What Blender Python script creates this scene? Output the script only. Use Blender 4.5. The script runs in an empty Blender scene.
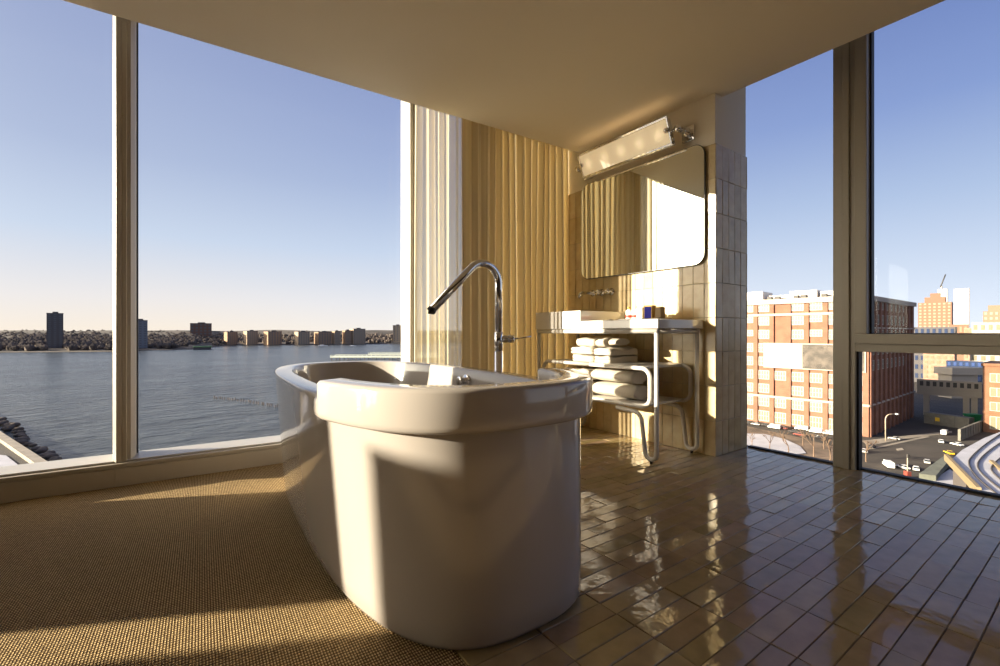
import bpy, bmesh, math, random
from mathutils import Vector, Matrix, noise
random.seed(7)
PI = math.pi
scn = bpy.context.scene
col = scn.collection

# ------------------------------------------------------------------ camera
EYE = Vector((0, 0, 0.80))
YAW = math.radians(54.5)
FW = Vector((math.cos(YAW), math.sin(YAW), 0))
RT = Vector((math.sin(YAW), -math.cos(YAW), 0))
FPX, CX, CY = 450.0, 500.0, 332.5
cd = bpy.data.cameras.new('camera')
cam = bpy.data.objects.new('camera', cd)
col.objects.link(cam)
cam.location = EYE
cam.rotation_euler = (PI / 2, 0, YAW - PI / 2)
cd.sensor_width = 36.0
cd.lens = FPX * 36.0 / 1000.0
cd.shift_y = -0.0005
cd.clip_start = 0.02
cd.clip_end = 9000
scn.camera = cam

# ------------------------------------------------------------------ exposure, sky, sun
vs = scn.view_settings
vs.view_transform = 'Standard'
vs.look = 'None'
vs.gamma = 1.0
vs.use_curve_mapping = False
vs.exposure = 0.5
scn.cycles.max_bounces = 14
scn.cycles.diffuse_bounces = 8
scn.cycles.transparent_max_bounces = 24
scn.cycles.sample_clamp_indirect = 8.0
scn.cycles.caustics_reflective = False
scn.cycles.caustics_refractive = False

SUN_TRAVEL = Vector((1.0, -0.48, -0.245)).normalized()
SKY_STRENGTH = 1.0
SUN_STRENGTH = 13.0


def srgb(r, g, b):
    def f(c):
        c /= 255.0
        return c / 12.92 if c <= 0.04045 else ((c + 0.055) / 1.055) ** 2.4
    return (f(r), f(g), f(b), 1.0)


world = bpy.data.worlds.new('sky')
scn.world = world
world.use_nodes = True
nt = world.node_tree
nt.nodes.clear()
N = nt.nodes.new
L = nt.links.new
tc = N('ShaderNodeTexCoord')
sep = N('ShaderNodeSeparateXYZ')
L(tc.outputs['Generated'], sep.inputs[0])


def sky_ramp(stops):
    r = N('ShaderNodeValToRGB')
    L(sep.outputs[2], r.inputs[0])
    e = r.color_ramp.elements
    e[0].position, e[0].color = stops[0][0], srgb(*stops[0][1])
    e[1].position, e[1].color = stops[1][0], srgb(*stops[1][1])
    for p, c in stops[2:]:
        k = e.new(p)
        k.color = srgb(*c)
    return r


r_sun = sky_ramp([(0.0, (224, 210, 196)), (0.06, (212, 206, 206)), (0.17, (180, 190, 209)), (0.30, (155, 166, 194)), (0.46, (138, 149, 183)), (0.8, (122, 136, 176))])
r_far = sky_ramp([(0.0, (214, 219, 231)), (0.10, (188, 198, 217)), (0.22, (157, 173, 203)), (0.36, (118, 138, 186)), (0.50, (94, 114, 168)), (0.8, (80, 98, 152))])
dt = N('ShaderNodeVectorMath')
dt.operation = 'DOT_PRODUCT'
hs = Vector((-SUN_TRAVEL.x, -SUN_TRAVEL.y, 0)).normalized()
dt.inputs[1].default_value = hs
L(tc.outputs['Generated'], dt.inputs[0])
mr = N('ShaderNodeMapRange')
mr.inputs[1].default_value = -0.85
mr.inputs[2].default_value = 0.45
L(dt.outputs['Value'], mr.inputs[0])
mx = N('ShaderNodeMix')
mx.data_type = 'RGBA'
L(mr.outputs[0], mx.inputs[0])
L(r_far.outputs[0], mx.inputs[6])
L(r_sun.outputs[0], mx.inputs[7])
dg = N('ShaderNodeVectorMath')
dg.operation = 'DOT_PRODUCT'
dg.inputs[1].default_value = -SUN_TRAVEL
L(tc.outputs['Generated'], dg.inputs[0])
mxx = N('ShaderNodeMath')
mxx.operation = 'MAXIMUM'
mxx.inputs[1].default_value = 0.0
L(dg.outputs['Value'], mxx.inputs[0])
pw = N('ShaderNodeMath')
pw.operation = 'POWER'
pw.inputs[1].default_value = 14.0
L(mxx.outputs[0], pw.inputs[0])
gl = N('ShaderNodeMix')
gl.data_type = 'RGBA'
gl.blend_type = 'ADD'
gl.inputs[7].default_value = (10.0, 8.6, 6.6, 1)
L(pw.outputs[0], gl.inputs[0])
L(mx.outputs[2], gl.inputs[6])
bg = N('ShaderNodeBackground')
bg.inputs[1].default_value = SKY_STRENGTH
L(gl.outputs[2], bg.inputs[0])
wo = N('ShaderNodeOutputWorld')
L(bg.outputs[0], wo.inputs[0])

sd = bpy.data.lights.new('sun', 'SUN')
sd.energy = SUN_STRENGTH
sd.color = (1.0, 0.85, 0.65)
sd.angle = math.radians(0.53)
sun = bpy.data.objects.new('sun', sd)
col.objects.link(sun)
sun.rotation_euler = SUN_TRAVEL.to_track_quat('-Z', 'Y').to_euler()
sun.location = (-20, 10, 20)


# ------------------------------------------------------------------ helpers
def place(px, D, z):
    """A point at distance D along the view axis, on the bearing px, at height z."""
    p = FW * D + RT * ((px - CX) / FPX * D)
    return Vector((p.x, p.y, z))


def onz(px, py, z):
    """Where the bearing (px, py) meets the level z."""
    D = (EYE.z - z) * FPX / (py - CY)
    return place(px, D, z)


def hz(py, D):
    return EYE.z - (py - CY) / FPX * D


class MB:
    def __init__(self):
        self.bm = bmesh.new()

    def box(self, x0, x1, y0, y1, z0, z1, mi=0):
        v = [self.bm.verts.new(p) for p in ((x0, y0, z0), (x1, y0, z0), (x1, y1, z0), (x0, y1, z0), (x0, y0, z1), (x1, y0, z1), (x1, y1, z1), (x0, y1, z1))]
        for q in ((0, 3, 2, 1), (4, 5, 6, 7), (0, 1, 5, 4), (1, 2, 6, 5), (2, 3, 7, 6), (3, 0, 4, 7)):
            f = self.bm.faces.new([v[i] for i in q])
            f.material_index = mi
        return v

    def obox(self, org, ux, uy, a0, a1, b0, b1, z0, z1, mi=0):
        """a box in a turned frame: org + a*ux + b*uy"""
        v = self.box(a0, a1, b0, b1, z0, z1, mi)
        for q in v:
            a, b, z = q.co
            p = org + ux * a + uy * b
            q.co = Vector((p.x, p.y, z))
        return v

    def prism(self, pts, z0, z1, mi=0):
        lo = [self.bm.verts.new((p[0], p[1], z0)) for p in pts]
        hi = [self.bm.verts.new((p[0], p[1], z1)) for p in pts]
        n = len(pts)
        fs = [self.bm.faces.new(lo[::-1]), self.bm.faces.new(hi)]
        for i in range(n):
            fs.append(self.bm.faces.new((lo[i], lo[(i + 1) % n], hi[(i + 1) % n], hi[i])))
        for f in fs:
            f.material_index = mi
        return self

    def loft(self, rings, closed=True, cap0=True, cap1=True, smooth=True):
        vs_ = [[self.bm.verts.new(p) for p in r] for r in rings]
        n = len(rings[0])
        for a, b in zip(vs_[:-1], vs_[1:]):
            for i in range(n if closed else n - 1):
                j = (i + 1) % n
                f = self.bm.faces.new((a[i], a[j], b[j], b[i]))
                f.smooth = smooth
        if cap0:
            self.bm.faces.new(vs_[0][::-1])
        if cap1:
            self.bm.faces.new(vs_[-1])
        return self

    def tube(self, pts, r, seg=12, cap=True):
        pts = [Vector(p) for p in pts]
        rr = r if isinstance(r, (list, tuple)) else [r] * len(pts)
        rings = []
        t0 = (pts[1] - pts[0]).normalized()
        up = Vector((0, 0, 1)) if abs(t0.z) < 0.9 else Vector((1, 0, 0))
        n = t0.cross(up).normalized()
        for i, p in enumerate(pts):
            if i == 0:
                t = t0
            elif i == len(pts) - 1:
                t = (pts[i] - pts[i - 1]).normalized()
            else:
                t = ((pts[i + 1] - p).normalized() + (p - pts[i - 1]).normalized()).normalized()
            n = (n - t * n.dot(t)).normalized()
            b = t.cross(n)
            rings.append([p + (n * math.cos(2 * PI * k / seg) + b * math.sin(2 * PI * k / seg)) * rr[i] for k in range(seg)])
        return self.loft(rings, True, cap, cap)

    def cyl(self, c, axis, r0, r1, h, seg=20):
        c = Vector(c)
        a = Vector(axis).normalized()
        return self.tube([c, c + a * h], [r0, r1], seg)

    def lathe(self, c, axis, prof, seg=20):
        c = Vector(c)
        a = Vector(axis).normalized()
        return self.tube([c + a * h for h, _ in prof], [max(r, 1e-4) for _, r in prof], seg)

    def sphere(self, c, r, seg=16, sc=(1, 1, 1)):
        m = Matrix.Translation(Vector(c)) @ Matrix.Diagonal((sc[0], sc[1], sc[2], 1))
        d = bmesh.ops.create_uvsphere(self.bm, u_segments=seg, v_segments=max(6, seg // 2), radius=r, matrix=m)
        for v in d['verts']:
            for f in v.link_faces:
                f.smooth = True
        return self

    def build(self, name, mat, parent=None, bevel=0.0, segs=2, origin=None, smooth=False, recalc=True):
        bm = self.bm
        if recalc:
            bmesh.ops.recalc_face_normals(bm, faces=bm.faces)
        if parent is not None:
            o0 = Vector((0, 0, 0))
            q = parent
            while q is not None:
                o0 = o0 + q.location
                q = q.parent
        else:
            o0 = Vector(origin) if origin else Vector((0, 0, 0))
        if origin and parent is not None:
            o0 = Vector(origin)
        if o0.length > 0:
            bmesh.ops.translate(bm, verts=bm.verts, vec=-o0)
        if smooth:
            for f in bm.faces:
                f.smooth = True
        me = bpy.data.meshes.new(name)
        bm.to_mesh(me)
        bm.free()
        for m_ in (mat if isinstance(mat, (list, tuple)) else [mat]):
            me.materials.append(m_)
        o = bpy.data.objects.new(name, me)
        col.objects.link(o)
        if parent is not None:
            o.parent = parent
        else:
            o.location = o0
        if bevel > 0:
            bv = o.modifiers.new('bevel', 'BEVEL')
            bv.width = bevel
            bv.segments = segs
            bv.limit_method = 'ANGLE'
            bv.angle_limit = math.radians(35)
            bv.harden_normals = False
        return o


def tag(o, label=None, cat=None, group=None, kind=None):
    if label:
        o['label'] = label
    if cat:
        o['category'] = cat
    if group:
        o['group'] = group
    if kind:
        o['kind'] = kind
    return o


def empty(name, loc, label=None, cat=None, group=None, kind=None):
    o = bpy.data.objects.new(name, None)
    col.objects.link(o)
    o.location = Vector(loc)
    o.empty_display_size = 0.1
    return tag(o, label, cat, group, kind)


def copy_tree(o, parent=None):
    c = o.copy()
    col.objects.link(c)
    if parent is not None:
        c.parent = parent
    for ch in list(o.children):
        copy_tree(ch, c)
    return c


# ------------------------------------------------------------------ materials
def mat(name, color, rough=0.5, metal=0.0, spec=0.5, coat=0.0, noise_amt=0.0, noise_scale=5.0, bump=0.0, bump_scale=40.0, emit=None, emit_s=0.0):
    m = bpy.data.materials.new(name)
    m.use_nodes = True
    t = m.node_tree
    b = t.nodes['Principled BSDF']
    b.inputs['Base Color'].default_value = (color[0], color[1], color[2], 1)
    b.inputs['Roughness'].default_value = rough
    b.inputs['Metallic'].default_value = metal
    b.inputs['Specular IOR Level'].default_value = spec
    b.inputs['Coat Weight'].default_value = coat
    b.inputs['Coat Roughness'].default_value = 0.05
    if emit:
        b.inputs['Emission Color'].default_value = (emit[0], emit[1], emit[2], 1)
        b.inputs['Emission Strength'].default_value = emit_s
    tc_ = t.nodes.new('ShaderNodeTexCoord')
    if noise_amt > 0:
        n = t.nodes.new('ShaderNodeTexNoise')
        n.inputs['Scale'].default_value = noise_scale
        n.inputs['Detail'].default_value = 5
        t.links.new(tc_.outputs['Object'], n.inputs['Vector'])
        r = t.nodes.new('ShaderNodeValToRGB')
        r.color_ramp.elements[0].position = 0.3
        r.color_ramp.elements[1].position = 0.7
        k = noise_amt
        r.color_ramp.elements[0].color = (color[0] * (1 - k), color[1] * (1 - k), color[2] * (1 - k), 1)
        r.color_ramp.elements[1].color = (min(1, color[0] * (1 + k)), min(1, color[1] * (1 + k)), min(1, color[2] * (1 + k)), 1)
        t.links.new(n.outputs[0], r.inputs[0])
        t.links.new(r.outputs[0], b.inputs['Base Color'])
    if bump > 0:
        n2 = t.nodes.new('ShaderNodeTexNoise')
        n2.inputs['Scale'].default_value = bump_scale
        n2.inputs['Detail'].default_value = 4
        t.links.new(tc_.outputs['Object'], n2.inputs['Vector'])
        bp = t.nodes.new('ShaderNodeBump')
        bp.inputs['Strength'].default_value = 1.0
        bp.inputs['Distance'].default_value = bump
        t.links.new(n2.outputs[0], bp.inputs['Height'])
        t.links.new(bp.outputs[0], b.inputs['Normal'])
    return m


def tile_mat(name, stops, rough, bump, bump_scale, spec=0.5, coat=0.2):
    m = bpy.data.materials.new(name)
    m.use_nodes = True
    t = m.node_tree
    b = t.nodes['Principled BSDF']
    g = t.nodes.new('ShaderNodeNewGeometry')
    r = t.nodes.new('ShaderNodeValToRGB')
    e = r.color_ramp.elements
    e[0].position, e[0].color = 0.0, (*stops[0], 1)
    e[1].position, e[1].color = 1.0, (*stops[-1], 1)
    for i, s in enumerate(stops[1:-1]):
        k = e.new((i + 1) / (len(stops) - 1))
        k.color = (*s, 1)
    t.links.new(g.outputs['Random Per Island'], r.inputs[0])
    tc_ = t.nodes.new('ShaderNodeTexCoord')
    n = t.nodes.new('ShaderNodeTexNoise')
    n.inputs['Scale'].default_value = 14
    n.inputs['Detail'].default_value = 6
    t.links.new(tc_.outputs['Object'], n.inputs['Vector'])
    hv = t.nodes.new('ShaderNodeMix')
    hv.data_type = 'RGBA'
    hv.blend_type = 'OVERLAY'
    hv.inputs[0].default_value = 0.35
    t.links.new(r.outputs[0], hv.inputs[6])
    t.links.new(n.outputs[0], hv.inputs[7])
    t.links.new(hv.outputs[2], b.inputs['Base Color'])
    b.inputs['Roughness'].default_value = rough
    b.inputs['Specular IOR Level'].default_value = spec
    b.inputs['Coat Weight'].default_value = coat
    b.inputs['Coat Roughness'].default_value = 0.06
    n2 = t.nodes.new('ShaderNodeTexNoise')
    n2.inputs['Scale'].default_value = bump_scale
    n2.inputs['Detail'].default_value = 3
    t.links.new(tc_.outputs['Object'], n2.inputs['Vector'])
    bp = t.nodes.new('ShaderNodeBump')
    bp.inputs['Distance'].default_value = bump
    t.links.new(n2.outputs[0], bp.inputs['Height'])
    t.links.new(bp.outputs[0], b.inputs['Normal'])
    t.links.new(bp.outputs[0], b.inputs['Coat Normal'])
    return m


def glass_mat(name, tint=(0.97, 0.985, 0.98), refl=1.0):
    m = bpy.data.materials.new(name)
    m.use_nodes = True
    t = m.node_tree
    t.nodes.clear()
    tr = t.nodes.new('ShaderNodeBsdfTransparent')
    tr.inputs[0].default_value = (*tint, 1)
    gs = t.nodes.new('ShaderNodeBsdfGlossy')
    gs.inputs['Roughness'].default_value = 0.01
    fr = t.nodes.new('ShaderNodeFresnel')
    ge = t.nodes.new('ShaderNodeNewGeometry')
    ir = t.nodes.new('ShaderNodeMapRange')      # the same pane seen from its inner side
    ir.inputs[3].default_value = 1.38
    ir.inputs[4].default_value = 1.0 / 1.38
    t.links.new(ge.outputs['Backfacing'], ir.inputs[0])
    t.links.new(ir.outputs[0], fr.inputs[0])
    ml = t.nodes.new('ShaderNodeMath')
    ml.operation = 'MULTIPLY'
    ml.inputs[1].default_value = refl
    t.links.new(fr.outputs[0], ml.inputs[0])
    mi = t.nodes.new('ShaderNodeMixShader')
    t.links.new(ml.outputs[0], mi.inputs[0])
    t.links.new(tr.outputs[0], mi.inputs[1])
    t.links.new(gs.outputs[0], mi.inputs[2])
    o = t.nodes.new('ShaderNodeOutputMaterial')
    t.links.new(mi.outputs[0], o.inputs[0])
    return m


def cloth_mat(name, c1, c2, transp, translu, stripe_scale=55.0):
    """woven curtain: diffuse + light passing through + open weave"""
    m = bpy.data.materials.new(name)
    m.use_nodes = True
    t = m.node_tree
    t.nodes.clear()
    tc_ = t.nodes.new('ShaderNodeTexCoord')
    mp = t.nodes.new('ShaderNodeMapping')
    mp.inputs['Scale'].default_value = (stripe_scale, 3.0, 0.12)
    t.links.new(tc_.outputs['Object'], mp.inputs[0])
    n = t.nodes.new('ShaderNodeTexNoise')
    n.inputs['Scale'].default_value = 1.0
    n.inputs['Detail'].default_value = 3
    t.links.new(mp.outputs[0], n.inputs['Vector'])
    r = t.nodes.new('ShaderNodeValToRGB')
    r.color_ramp.elements[0].position = 0.35
    r.color_ramp.elements[1].position = 0.65
    r.color_ramp.elements[0].color = (*c1, 1)
    r.color_ramp.elements[1].color = (*c2, 1)
    t.links.new(n.outputs[0], r.inputs[0])
    df = t.nodes.new('ShaderNodeBsdfDiffuse')
    tl = t.nodes.new('ShaderNodeBsdfTranslucent')
    tp = t.nodes.new('ShaderNodeBsdfTransparent')
    t.links.new(r.outputs[0], df.inputs[0])
    t.links.new(r.outputs[0], tl.inputs[0])
    m1 = t.nodes.new('ShaderNodeMixShader')
    m1.inputs[0].default_value = translu
    t.links.new(df.outputs[0], m1.inputs[1])
    t.links.new(tl.outputs[0], m1.inputs[2])
    m2 = t.nodes.new('ShaderNodeMixShader')
    m2.inputs[0].default_value = transp
    t.links.new(m1.outputs[0], m2.inputs[1])
    t.links.new(tp.outputs[0], m2.inputs[2])
    o = t.nodes.new('ShaderNodeOutputMaterial')
    t.links.new(m2.outputs[0], o.inputs[0])
    return m


def carpet_mat():
    m = bpy.data.materials.new('sisal_carpet')
    m.use_nodes = True
    t = m.node_tree
    b = t.nodes['Principled BSDF']
    b.inputs['Roughness'].default_value = 0.95
    b.inputs['Specular IOR Level'].default_value = 0.1
    tc_ = t.nodes.new('ShaderNodeTexCoord')
    mp = t.nodes.new('ShaderNodeMapping')
    mp.inputs['Rotation'].default_value = (0, 0, math.radians(2))
    t.links.new(tc_.outputs['Object'], mp.inputs[0])

    def wave(scale, dirn, dist):
        w = t.nodes.new('ShaderNodeTexWave')
        w.wave_type = 'BANDS'
        w.bands_direction = dirn
        w.inputs['Scale'].default_value = scale
        w.inputs['Distortion'].default_value = dist
        w.inputs['Detail'].default_value = 2
        w.inputs['Detail Scale'].default_value = 4
        t.links.new(mp.outputs[0], w.inputs['Vector'])
        return w
    w1 = wave(46, 'X', 1.2)
    w2 = wave(30, 'Y', 2.0)
    ml = t.nodes.new('ShaderNodeMath')
    ml.operation = 'MULTIPLY'
    t.links.new(w1.outputs['Fac'], ml.inputs[0])
    t.links.new(w2.outputs['Fac'], ml.inputs[1])
    r = t.nodes.new('ShaderNodeValToRGB')
    r.color_ramp.elements[0].color = (0.105, 0.064, 0.028, 1)
    r.color_ramp.elements[1].color = (0.70, 0.52, 0.27, 1)
    r.color_ramp.elements[1].position = 0.75
    t.links.new(ml.outputs[0], r.inputs[0])
    t.links.new(r.outputs[0], b.inputs['Base Color'])
    bp = t.nodes.new('ShaderNodeBump')
    bp.inputs['Distance'].default_value = 0.003
    t.links.new(ml.outputs[0], bp.inputs['Height'])
    t.links.new(bp.outputs[0], b.inputs['Normal'])
    return m


M_CEIL = mat('warm_plaster', (0.86, 0.815, 0.74), 0.85, bump=0.0006, bump_scale=60)
M_PLAST = mat('wall_plaster', (0.80, 0.75, 0.66), 0.8, bump=0.0005, bump_scale=70)
M_WALNUT = mat('dark_walnut_panelling', (0.085, 0.05, 0.03), 0.5, noise_amt=0.3, noise_scale=2.0)
M_GROUT = mat('tile_grout', (0.10, 0.075, 0.045), 0.9, noise_amt=0.2, noise_scale=30)
M_GROUTW = mat('wall_tile_grout', (0.42, 0.36, 0.24), 0.9)
M_FTILE = tile_mat('glazed_floor_tile', [(0.27, 0.205, 0.095), (0.35, 0.265, 0.13), (0.30, 0.21, 0.12), (0.37, 0.28, 0.15), (0.33, 0.245, 0.13), (0.35, 0.245, 0.16)], 0.06, 0.0010, 22, 0.45, 0.0)
M_WTILE = tile_mat('glazed_wall_tile', [(0.56, 0.44, 0.23), (0.64, 0.51, 0.29), (0.58, 0.465, 0.27), (0.68, 0.55, 0.33), (0.54, 0.44, 0.25)], 0.2, 0.0012, 30, 0.4, 0.0)
M_CARPET = carpet_mat()
M_FRAME = mat('anodised_frame', (0.44, 0.40, 0.335), 0.42, spec=0.4)
M_FRAMEW = mat('window_ledge', (0.46, 0.44, 0.41), 0.35)
M_FRAMED = mat('bronze_frame', (0.34, 0.31, 0.26), 0.4, spec=0.4)
M_GASKET = mat('rubber_gasket', (0.02, 0.02, 0.022), 0.6)
M_GLASS = glass_mat('window_glass', refl=0.30)
M_TUB = mat('tub_acrylic', (0.41, 0.375, 0.345), 0.12, spec=0.5, coat=0.4)
M_CHROME = mat('chrome', (0.75, 0.75, 0.76), 0.06, 1.0)
M_CERAM = mat('white_ceramic', (0.60, 0.575, 0.55), 0.1, coat=0.4)
M_WHITEM = mat('white_enamel_tube', (0.60, 0.57, 0.53), 0.25)
M_SHELF = mat('white_shelf_metal', (0.58, 0.55, 0.51), 0.35)
M_TOWEL = mat('terry_towel', (0.60, 0.545, 0.46), 0.95, spec=0.1, bump=0.006, bump_scale=260)
M_CURT = cloth_mat('gold_curtain_cloth', (0.74, 0.61, 0.35), (0.86, 0.735, 0.46), 0.0, 0.12)
M_SHEER = cloth_mat('sheer_curtain_cloth', (0.82, 0.68, 0.36), (0.93, 0.88, 0.74), 0.28, 0.45, 40)
M_MIRROR = mat('mirror_silver', (0.80, 0.81, 0.76), 0.005, 1.0)
M_MEDGE = mat('mirror_edge', (0.05, 0.05, 0.04), 0.3)

# ------------------------------------------------------------------ the room shell
H = 2.35            # dropped ceiling
HS = 2.70           # slab above the curtain pockets
XG = 3.24           # right glazing
XW = 2.81           # tiled wall face
YE = 1.550          # end of the tiled wall
XMIN, YMIN = -10.0, -3.2
ANG = math.radians(-2.3)
LO = Vector((0, 3.037, 0))
LU = Vector((math.cos(ANG), math.sin(ANG), 0))
LV = Vector((-math.sin(ANG), math.cos(ANG), 0))


def lw(u, v, z=0.0):
    p = LO + LU * u + LV * v
    return Vector((p.x, p.y, z))


# tile floor: a grout bed with every tile laid on it
m = MB()
m.box(0.565, XG + 0.06, YMIN, 3.30, -0.12, -0.003)
TW, TH, TG = 0.2255, 0.0622, 0.0020
x_first = 1.013 - 2 * TW
yy = 0.601 - 61 * TH
rows = []
while yy < 3.2:
    rows.append(yy)
    yy += TH
ft = m
for j, y0 in enumerate(rows):
    if y0 < -2.4:
        continue
    far = y0 > 1.35
    off = 0.0
    if y0 > 1.22:
        off = [0, 0, 0.5, 0.5, 0, 0.5, 0, 0, 0.33, 0.33, 0][j % 11] * TW
    i = -1
    while True:
        xa = x_first + i * TW - off
        i += 1
        if xa > XG:
            break
        xb = min(xa + TW, XG - 0.004)
        xa = max(xa, 0.5655)
        if xb - xa < 0.02:
            continue
        g = TG / 2
        t1, t2, dz = random.gauss(0, 0.0010), random.gauss(0, 0.0004), random.gauss(0, 0.0002)
        c = [(xa + g, y0 + g), (xb - g, y0 + g), (xb - g, y0 + TH - g), (xa + g, y0 + TH - g)]
        c = [(p[0] + random.uniform(-0.0006, 0.0006), p[1] + random.uniform(-0.0006, 0.0006)) for p in c]
        cxm, cym = (xa + xb) / 2, y0 + TH / 2
        sgn = [(-1, -1), (1, -1), (1, 1), (-1, 1)]
        lo = [ft.bm.verts.new((p[0], p[1], -0.006)) for p in c]
        md = [ft.bm.verts.new((p[0], p[1], -0.0022 + t1 * s[0] + t2 * s[1] + dz)) for p, s in zip(c, sgn)]
        b_ = 0.0013
        hi = [ft.bm.verts.new((p[0] - s[0] * b_, p[1] - s[1] * b_, 0.0 + t1 * s[0] + t2 * s[1] + dz)) for p, s in zip(c, sgn)]
        for a, b2 in ((lo, md), (md, hi)):
            for k in range(4):
                f = ft.bm.faces.new((a[k], a[(k + 1) % 4], b2[(k + 1) % 4], b2[k]))
                f.material_index = 1
        f = ft.bm.faces.new(hi)
        f.material_index = 1
floor = m.build('floor', [M_GROUT, M_FTILE], recalc=False)
tag(floor, 'floor of glossy ochre glazed tiles', kind='structure')

m = MB()
m.box(XMIN, 0.563, YMIN, 3.36, -0.12, 0.0)
tag(m.build('floor_carpet', M_CARPET), 'ribbed sisal carpet left of the bathtub', kind='structure')

# ceiling with pockets along both glazed sides
m = MB()
m.prism([(XMIN, YMIN), (2.915, YMIN), tuple(lw(2.918, -0.16))[:2], tuple(lw(XMIN, -0.16))[:2]], H, H + 0.12)
tag(m.build('ceiling', M_CEIL), 'smooth warm plaster ceiling', kind='structure')
m = MB()
m.prism([(XMIN, YMIN - 0.2), (XG + 0.3, YMIN - 0.2), (XG + 0.3, 3.4), tuple(lw(XMIN, 0.4))[:2]], HS, HS + 0.3)
tag(m.build('ceiling_slab', M_CEIL), 'slab above the curtain pockets', kind='structure')

# tiled wall with plaster above
m = MB()
m.box(XW + 0.01, XG - 0.022, YE + 0.01, 2.995, 0, HS, 0)
# tile ground
ZT0, TZ, TY = 0.0, 0.2245, 0.0785
nrow = 9
ZTOP = nrow * TZ


def wtile(axis, a0, a1, z0, z1, base):
    g = 0.0012
    t1, t2 = random.gauss(0, 0.0007), random.gauss(0, 0.0006)
    pts = [(a0 + g, z0 + g, -1, -1), (a1 - g, z0 + g, 1, -1), (a1 - g, z1 - g, 1, 1), (a0 + g, z1 - g, -1, 1)]
    rings = []
    for dep, ins in ((0.006, 0.0), (0.0018, 0.0), (0.0, 0.0016)):
        r = []
        for a, z, sa, sz in pts:
            d = dep + (0 if dep > 0.004 else t1 * sa + t2 * sz)
            if axis == 'x':
                r.append((base + d, a - sa * ins, z - sz * ins))
            else:
                r.append((a - sa * ins, base + d, z - sz * ins))
        rings.append([m.bm.verts.new(p) for p in r])
    for A, Bq in zip(rings[:-1], rings[1:]):
        for k in range(4):
            f = m.bm.faces.new((A[k], A[(k + 1) % 4], Bq[(k + 1) % 4], Bq[k]))
            f.material_index = 2
    f = m.bm.faces.new(rings[-1])
    f.material_index = 2


m.box(XW + 0.003, XW + 0.011, YE + 0.003, 2.99, 0, ZTOP, 1)
m.box(XW + 0.003, XG - 0.020, YE + 0.003, YE + 0.011, 0, ZTOP, 1)
for k in range(nrow):
    y = YE
    while y < 2.98:
        wtile('x', y, min(y + TY, 2.985), k * TZ, (k + 1) * TZ, XW)
        y += TY
    x = XW + 0.004
    while x < XG - 0.03:
        wtile('y', x, min(x + TY, XG - 0.020), k * TZ, (k + 1) * TZ, YE)
        x += TY
w_r = m.build('wall_right', [M_PLAST, M_GROUTW, M_WTILE], recalc=True)
tag(w_r, 'tiled wall end with plaster above', kind='structure')

# the rest of the room: solid pier, added sun-blocking low wall and back walls beyond the frame
m = MB()
m.obox(LO, LU, LV, -3.42, -1.36, 0.02, 0.22, 0, HS)
tag(m.build('wall_left', M_PLAST), kind='structure')
m = MB()
m.obox(LO, LU, LV, -5.20, -4.28, 0.02, 0.22, 0, 1.635)  # unseen obstacle, height and length set to cut off the low sun
tag(m.build('wall_left_sun_block', M_PLAST), kind='structure')
m = MB()
m.box(XMIN - 0.2, XMIN, YMIN - 0.2, 3.6, 0, HS)
tag(m.build('wall_rear', M_WALNUT), kind='structure')
m = MB()
m.box(XMIN, XG + 0.1, YMIN - 0.2, YMIN, 0, HS)
tag(m.build('wall_back', M_WALNUT), kind='structure')

# ------------------------------------------------------------------ left glazing
GV = 0.19       # glass plane behind the inner face


def lwin(name, u0, u1, sub, zb=0.118, z_sill=True):
    r = empty(name, lw((u0 + u1) / 2, 0.1, 0), kind='structure')
    f = MB()
    # sill box with a shallow groove, then the white ledge
    f.obox(LO, LU, LV, u0, u1, 0.0, 0.235, 0.0, 0.094)
    f.obox(LO, LU, LV, u0, u1, 0.006, 0.235, 0.094, 0.100)
    f.obox(LO, LU, LV, u0, u1, 0.0, 0.235, 0.100, zb)
    f.build('window_sill', M_FRAME, r, 0.003)
    f = MB()
    f.obox(LO, LU, LV, u0 + sub[0], u1 - sub[1], 0.03, 0.225, zb, zb + 0.010)
    f.build('window_ledge', M_FRAMEW, r, 0.003)
    f = MB()
    f.obox(LO, LU, LV, u0 + sub[0] * 0.6, u1 - sub[1] * 0.6, GV, GV + 0.012, zb, HS)
    f.build('window_glass', M_GLASS, r)
    return r


w1 = lwin('window_1', -1.36, -0.268, (0.04, 0.012))
w2 = lwin('window_2', -0.268, 1.405, (0.012, 0.05))
w3 = lwin('window_3', 1.405, 3.2, (0.05, 0.02))


def post(parent, name, mt, segs, z0=0.118):
    f = MB()
    for (a0, a1, b0, b1) in segs:
        f.obox(LO, LU, LV, a0, a1, b0, b1, z0, HS)
    return f.build(name, mt, parent, 0.002)


def bead(parent, pts, z0=0.118):
    f = MB()
    f.prism([tuple(lw(a, b))[:2] for a, b in pts], z0, HS)
    return f.build('glazing_bead', M_FRAME, parent)


# mullion between the two large panes
post(w1, 'window_stile', M_FRAME, [(-0.268, -0.2495, 0.030, 0.225)])
bead(w1, [(-0.268, 0.02), (-0.268, 0.2), (-0.284, 0.2), (-0.284, 0.04)])
post(w2, 'window_stile', M_FRAME, [(-0.2455, -0.226, 0.030, 0.225), (-0.226, -0.210, 0.045, 0.225), (-0.2495, -0.2455, 0.03, 0.2)])
bead(w2, [(-0.210, 0.06), (-0.210, 0.2), (-0.199, 0.2), (-0.199, 0.1)])
f = MB()
f.obox(LO, LU, LV, -0.199, -0.194, 0.17, 0.20, 0.128, HS)
f.build('window_gasket', M_GASKET, w2)
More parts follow.
